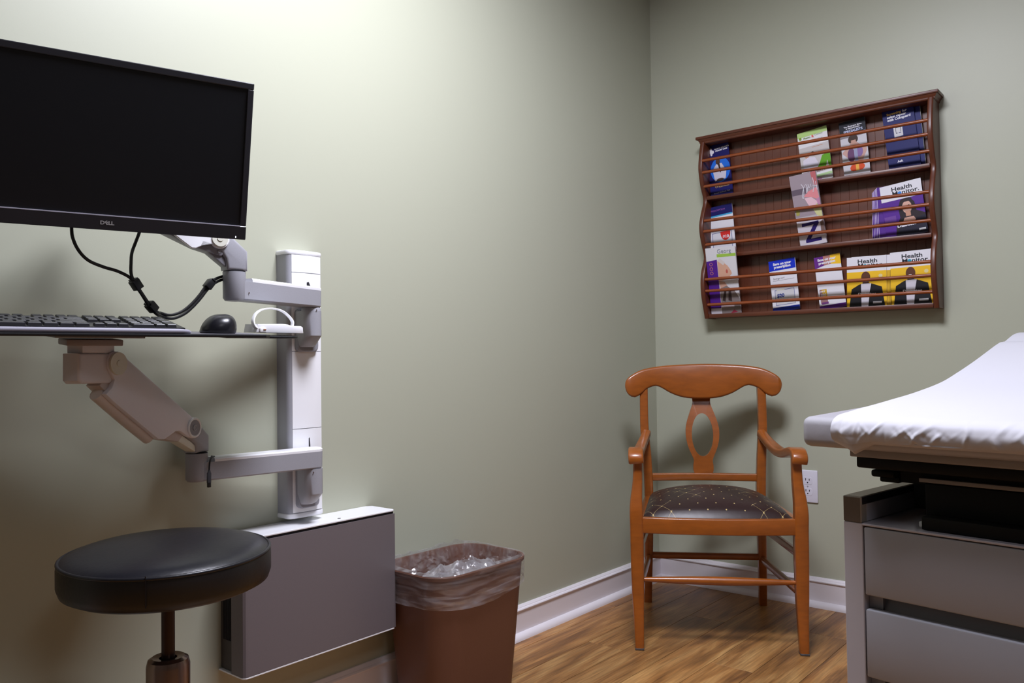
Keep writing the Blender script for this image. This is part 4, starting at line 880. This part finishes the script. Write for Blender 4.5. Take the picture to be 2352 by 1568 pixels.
def liner():
    t = thing('bin_liner', 'crumpled clear plastic liner folded over the waste bin rim', 'bin liner', (BX, BY, 0), (0, 0, BROT))
    rng = random.Random(5); ph = [rng.uniform(0, 6.28) for _ in range(40)]
    def nz(a, s, k0): return sum(math.sin(a*f+ph[(k0+i*3) % 40]+s*g)*w_ for i, (f, g, w_) in enumerate(((5, 9, .5), (11, -17, .35), (19, 31, .25), (31, 43, .15))))
    base = bin_ring(BZ, 0.0)
    # dense outline
    def dense(pts, n=240):
        L = []; tot = 0
        for a, b in zip(pts, pts[1:]+pts[:1]): d = math.hypot(b[0]-a[0], b[1]-a[1]); L.append((tot, a, b, d)); tot += d
        out = []; i = 0
        for k in range(n):
            s = tot*k/n
            while i < len(L)-1 and L[i+1][0] <= s: i += 1
            t0, a, b, d = L[i]; f = (s-t0)/d if d else 0; out.append((a[0]+(b[0]-a[0])*f, a[1]+(b[1]-a[1])*f))
        return out
    def ringat(z, g): return dense(bin_ring(z, g))
    n = 240
    # outer skirt
    bm = new(); rings = []
    for j in range(15):
        s = j/14; ring = []
        for k in range(n):
            a = 2*math.pi*k/n
            drop = .074+.016*math.sin(a*1.0+4.2)+.006*math.sin(a*3+1)
            z = BZ+.002-drop*s
            g = .0068+.0022*(nz(a+s*1.2, s, 0))*(0.3+s)*.7 + .0028*s
            if s < .15: g = .0064
            ring.append((k, z, g))
        rings.append(ring)
    def pt(k, z, g):
        kk = min(1, max(0, z/BZ))
        sx = .293+.055*kk; sy = .198+.052*kk
        bx, by = B0[k]; nx_, ny_ = NB[k]
        return Vector((bx*sx/.348+nx_*g, by*sy/.250+ny_*g, z))
    B0 = dense(base); NB = []
    for k in range(n):
        a = B0[k-1]; b = B0[(k+1) % n]; dx, dy = b[0]-a[0], b[1]-a[1]; l = math.hypot(dx, dy); NB.append((dy/l, -dx/l))
    loft(bm, [[pt(k, z, max(g, .0063)) for k, z, g in ring] for ring in rings], cap=False)
    obj('outer_skirt', bm, M_film, t, angle=70)
    bm = new(); loft(bm, [[pt(k, z, max(g, .0063)+.0009) for k, z, g in ring] for ring in rings[9:]], cap=False)
    obj('hem_band', bm, M_film, t, angle=70)
    # rim fold and inner slump
    bm = new(); rings = []
    for j in range(26):
        s = j/25; ring = []
        for k in range(n):
            a = 2*math.pi*k/n; back = max(0, B0[k][1]/.125)
            if j < 4: z = BZ+.002+.003*j/3+ (.010*max(0, nz(a, 0, 9))+.006)*back*(j/3); g = .0064-.0045*j
            else:
                q = (s-4/25)/(21/25)
                dep = .10+.035*nz(a*.5, 0, 21)-.04*max(0, -B0[k][1]/.125)
                z = BZ+.004+(.010*max(0, nz(a, 0, 9))+.006)*back*(1-q)**2-dep*q**.8+.006*nz(a, q*2, 12)*q
                g = -.010-.055*q*q-.010*abs(nz(a*1.3, q, 5))*min(1, q*4)
            ring.append(pt(k, z, g))
        rings.append(ring)
    loft(bm, rings, cap=False); obj('inner_fold', bm, M_film_in, t, angle=30)
    # crumpled film bulging up inside the front half
    bm = new(); N1, N2 = 44, 30; grid = []
    for j in range(N2+1):
        row = []
        for i in range(N1+1):
            u = i/N1*2-1; v = j/N2*2-1
            x = u*.148; y = -.026+v*.082
            r = max(0, 1-(abs(u)**3+abs(v)**3)*.9)
            fold = (1-abs(math.sin(u*4.2+v*2.1+.6*math.sin(v*4))))+.6*(1-abs(math.sin(u*7.5-v*4.3+1.1)))+.3*(1-abs(math.sin(u*13+v*9)))
            z = BZ-.058+.040*r**.5+.020*fold*r
            row.append(bm.verts.new((x+.004*math.sin(v*21+u*9), y+.004*math.sin(u*23), z-.012)))
        grid.append(row)
    for j in range(N2):
        for i in range(N1): bm.faces.new((grid[j][i], grid[j][i+1], grid[j+1][i+1], grid[j+1][i]))
    obj('crumpled_film', bm, M_film_cr, t, angle=40)
liner()

# ================================================================ EXAM TABLE
def exam_table():
    t = thing('exam_table', 'grey medical exam table with drawers and vinyl pad at the right', 'exam table', (-1.434, -1.192, 0), (0, 0, R(-99.2)))
    W_ = .640; D_ = 1.05
    for x0 in (0.0, W_-.034):
        bm = new(); box(bm, (x0, 0, 0.0), (x0+.034, D_, .589), bev=.0012, seg=1); obj('side_panel', bm, M_cablight, t)
        bm = new(); box(bm, (x0, 0, .5895), (x0+.0325, .30, .634), bev=.0010, seg=1); cp = obj('corner_block', bm, mat('block_edge', srgb(150, 142, 132), .4), t)
        bm = new(); box(bm, (x0+.0012, -.0006, .5900), (x0+.0308, .002, .6325)); obj('end_plate', bm, M_bronze, cp, smooth=False)
        bm = new(); box(bm, (x0+(.0320 if x0 < .1 else -.0008), .004, .6210), (x0+(.0333 if x0 < .1 else .0005), .299, .6335)); obj('top_rail', bm, M_slot, cp, smooth=False)
        bm = new(); box(bm, (x0+(.0320 if x0 < .1 else -.0008), .020, .5905), (x0+(.0333 if x0 < .1 else .0005), .299, .6205)); obj('inner_panel', bm, M_cablight, cp, smooth=False)
        bm = new(); box(bm, (x0+.003, .004, .6338), (x0+.0305, .298, .6348)); obj('block_top', bm, mat('block_top_laminate', srgb(186, 184, 172), .4), cp, smooth=False)
    bm = new(); box(bm, (.034, .30, .02), (W_-.034, D_, .585)); obj('carcass', bm, M_cab, t, smooth=False)
    for z0, z1 in ((.466, .5835), (.325, .4415), (.184, .3005), (.045, .1595)):
        bm = new(); box(bm, (.0365, -.001, z0), (W_-.0365, .018, z1), bev=.003, seg=2); dr = obj('drawer', bm, M_cab, t)
        bm = new(); box(bm, (.060, .030, z0), (W_-.060, .290, z1-.006)); obj('drawer_box', bm, M_cab, dr, smooth=False)
        # recessed finger channel above each front
        if z1 > .5: continue
        bm = new(); box(bm, (.0345, .020, z1-.001), (.058, .10, z1+.026)); obj('runner', bm, M_cab, dr, smooth=False)
        bm = new(); sweep(bm, [(.058, .034, z1+.011), (W_-.058, .034, z1+.011)], .036, .004, (0, .45, 1), rr=.1, n=1); obj('finger_channel', bm, M_cab, dr, smooth=False)
    bm = new(); box(bm, (.034, -.001, .5855), (W_-.034, .30, .5895), bev=.001, seg=1); obj('shelf', bm, mat('polished_shelf', srgb(186, 184, 196), .18), t)
    bm = new(); box(bm, (.034, .296, .590), (W_-.034, .302, .690)); obj('recess_back', bm, M_darkpanel, t, smooth=False)
    # black pull-out step stored in the recess
    bm = new(); box(bm, (.122, .045, .5905), (.52, .29, .6630), bev=.003); st = obj('step', bm, M_mblack, t)
    bm = new(); box(bm, (.129, .012, .5905), (.52, .05, .6120), bev=.002); obj('step_foot', bm, M_mblack, st)
    bm = new(); box(bm, (.115, .040, .6650), (.53, .29, .6720), bev=.001); obj('step_tread', bm, M_pan, st)
    bm = new(); box(bm, (.117, .030, .5905), (.1245, .040, .6000), bev=.002); obj('step_catch', bm, M_white, st)
    # stirrup housings
    bm = new(); box(bm, (.034, .035, .6670), (.075, .33, .6795), bev=.004, seg=2); s1 = obj('stirrup_bar', bm, M_mblack, t)
    bm = new(); box(bm, (.045, .045, .6580), (.080, .33, .6680), bev=.003, seg=2); obj('stirrup_socket', bm, M_mblack, s1)
    bm = new(); box(bm, (.060, .15, .600), (.110, .29, .668)); obj('stirrup_housing', bm, M_mblack, s1, smooth=False)
    bm = new(); box(bm, (.025, .000, .6855), (.61, .60, .7065), bev=.004, seg=2); obj('seat_frame', bm, M_mblack, t)
    bm = new(); box(bm, (.08, .05, .660), (.56, .60, .688)); obj('under_frame', bm, M_mblack, t, smooth=False)
    bm = new(); box(bm, (.024, -.020, .7065), (.62, .62, .7260), bev=.002); obj('seat_pan', bm, M_pan, t)
    # upholstery: seat section and raised back section
    bm = new(); box(bm, (-.055, -.042, .7205), (.695, .56, .7850), bev=.014, seg=4)
    for v in bm.verts:
        if v.co.z > .75: v.co.z += -.0115+.034*(v.co.y+.042)
    obj('seat_pad', bm, M_pad, t)
    for x in (-.0552,):
        bm = new(); tube(bm, [(x+.0006, -.026, .735), (x+.0006, -.026, .760)], .0008, 6); obj('pad_seam', bm, M_silverd, t)
    bm = new(); prof = [(.57, .700), (.57, .842), (.66, .868), (.78, .900), (.90, .914), (.93, .90), (.93, .80), (.80, .74)]
    prism(bm, prof, lambda u, v, w_: (w_, u, v), .03, .60, bev=.012, seg=3); obj('back_pad', bm, M_pad, t)
    return t
exam_table()
def paper():
    t = thing('table_paper', 'white disposable paper sheet draped over the exam table', 'paper sheet', (-1.434, -1.192, 0), (0, 0, R(-99.2)))
    prof = catmull([(0, -.036, .7335), (0, -.0465, .7325), (0, -.0555, .738), (0, -.0600, .748), (0, -.0595, .758), (0, -.053, .7695), (0, -.036, .7775), (0, -.008, .7810), (0, .09, .7895), (0, .168, .7965), (0, .276, .8065), (0, .404, .823), (0, .498, .843), (0, .60, .868), (0, .736, .9045), (0, .775, .9105), (0, .790, .9120), (0, .856, .9300), (0, .92, .932), (0, .95, .90), (0, .955, .80)], 8)
    rng = random.Random(11)
    folds = [(rng.uniform(.02, .54), rng.uniform(.004, .010), rng.uniform(-1.1, 1.1), rng.uniform(-.6, 1), rng.uniform(.742, .768)) for _ in range(70)]
    NX = 300; xa, xb = .012, .545; bm = new(); grid = []
    nP = len(prof)
    for j, p in enumerate(prof):
        row = []
        tn = (prof[min(j+1, nP-1)]-prof[max(j-1, 0)]).normalized(); nrm = Vector((0, -tn.z, tn.y))
        if nrm.dot(Vector((0, -1, 1))) < 0: nrm = -nrm
        for i in range(NX+1):
            x = xa+(xb-xa)*i/NX; q = p.copy(); d = 0
            if p.y < 0 and j > 8:
                for fx, fw, sl, am, fz in folds:          # short crisp creases on the drop
                    xx = (x-fx-(p.z-fz)*sl)/fw
                    if abs(xx) < 1: d += am*.0030*(1-abs(xx))*math.exp(-((p.z-fz)/.010)**2)
                d += .0022*math.sin(x*19+1.3)*math.exp(-((p.z-.755)/.018)**2)
            soft = .0008*math.sin(x*31+p.y*17)*math.exp(-((p.y-.02)/.06)**2)
            q += nrm*(d+soft)
            if j < 40:      # left end of the drop: rounded in, with a hanging corner
                c = max(0, 1-abs(x-.046)/.034)*max(0, (22-j)/22)
                q.z -= .020*c; q.y -= .008*c
            q.x = x; row.append(bm.verts.new(q))
        grid.append(row)
    for a, b in zip(grid, grid[1:]):
        for i in range(NX): bm.faces.new((a[i], a[i+1], b[i+1], b[i]))
    obj('sheet', bm, M_paper, t, angle=40)
paper()
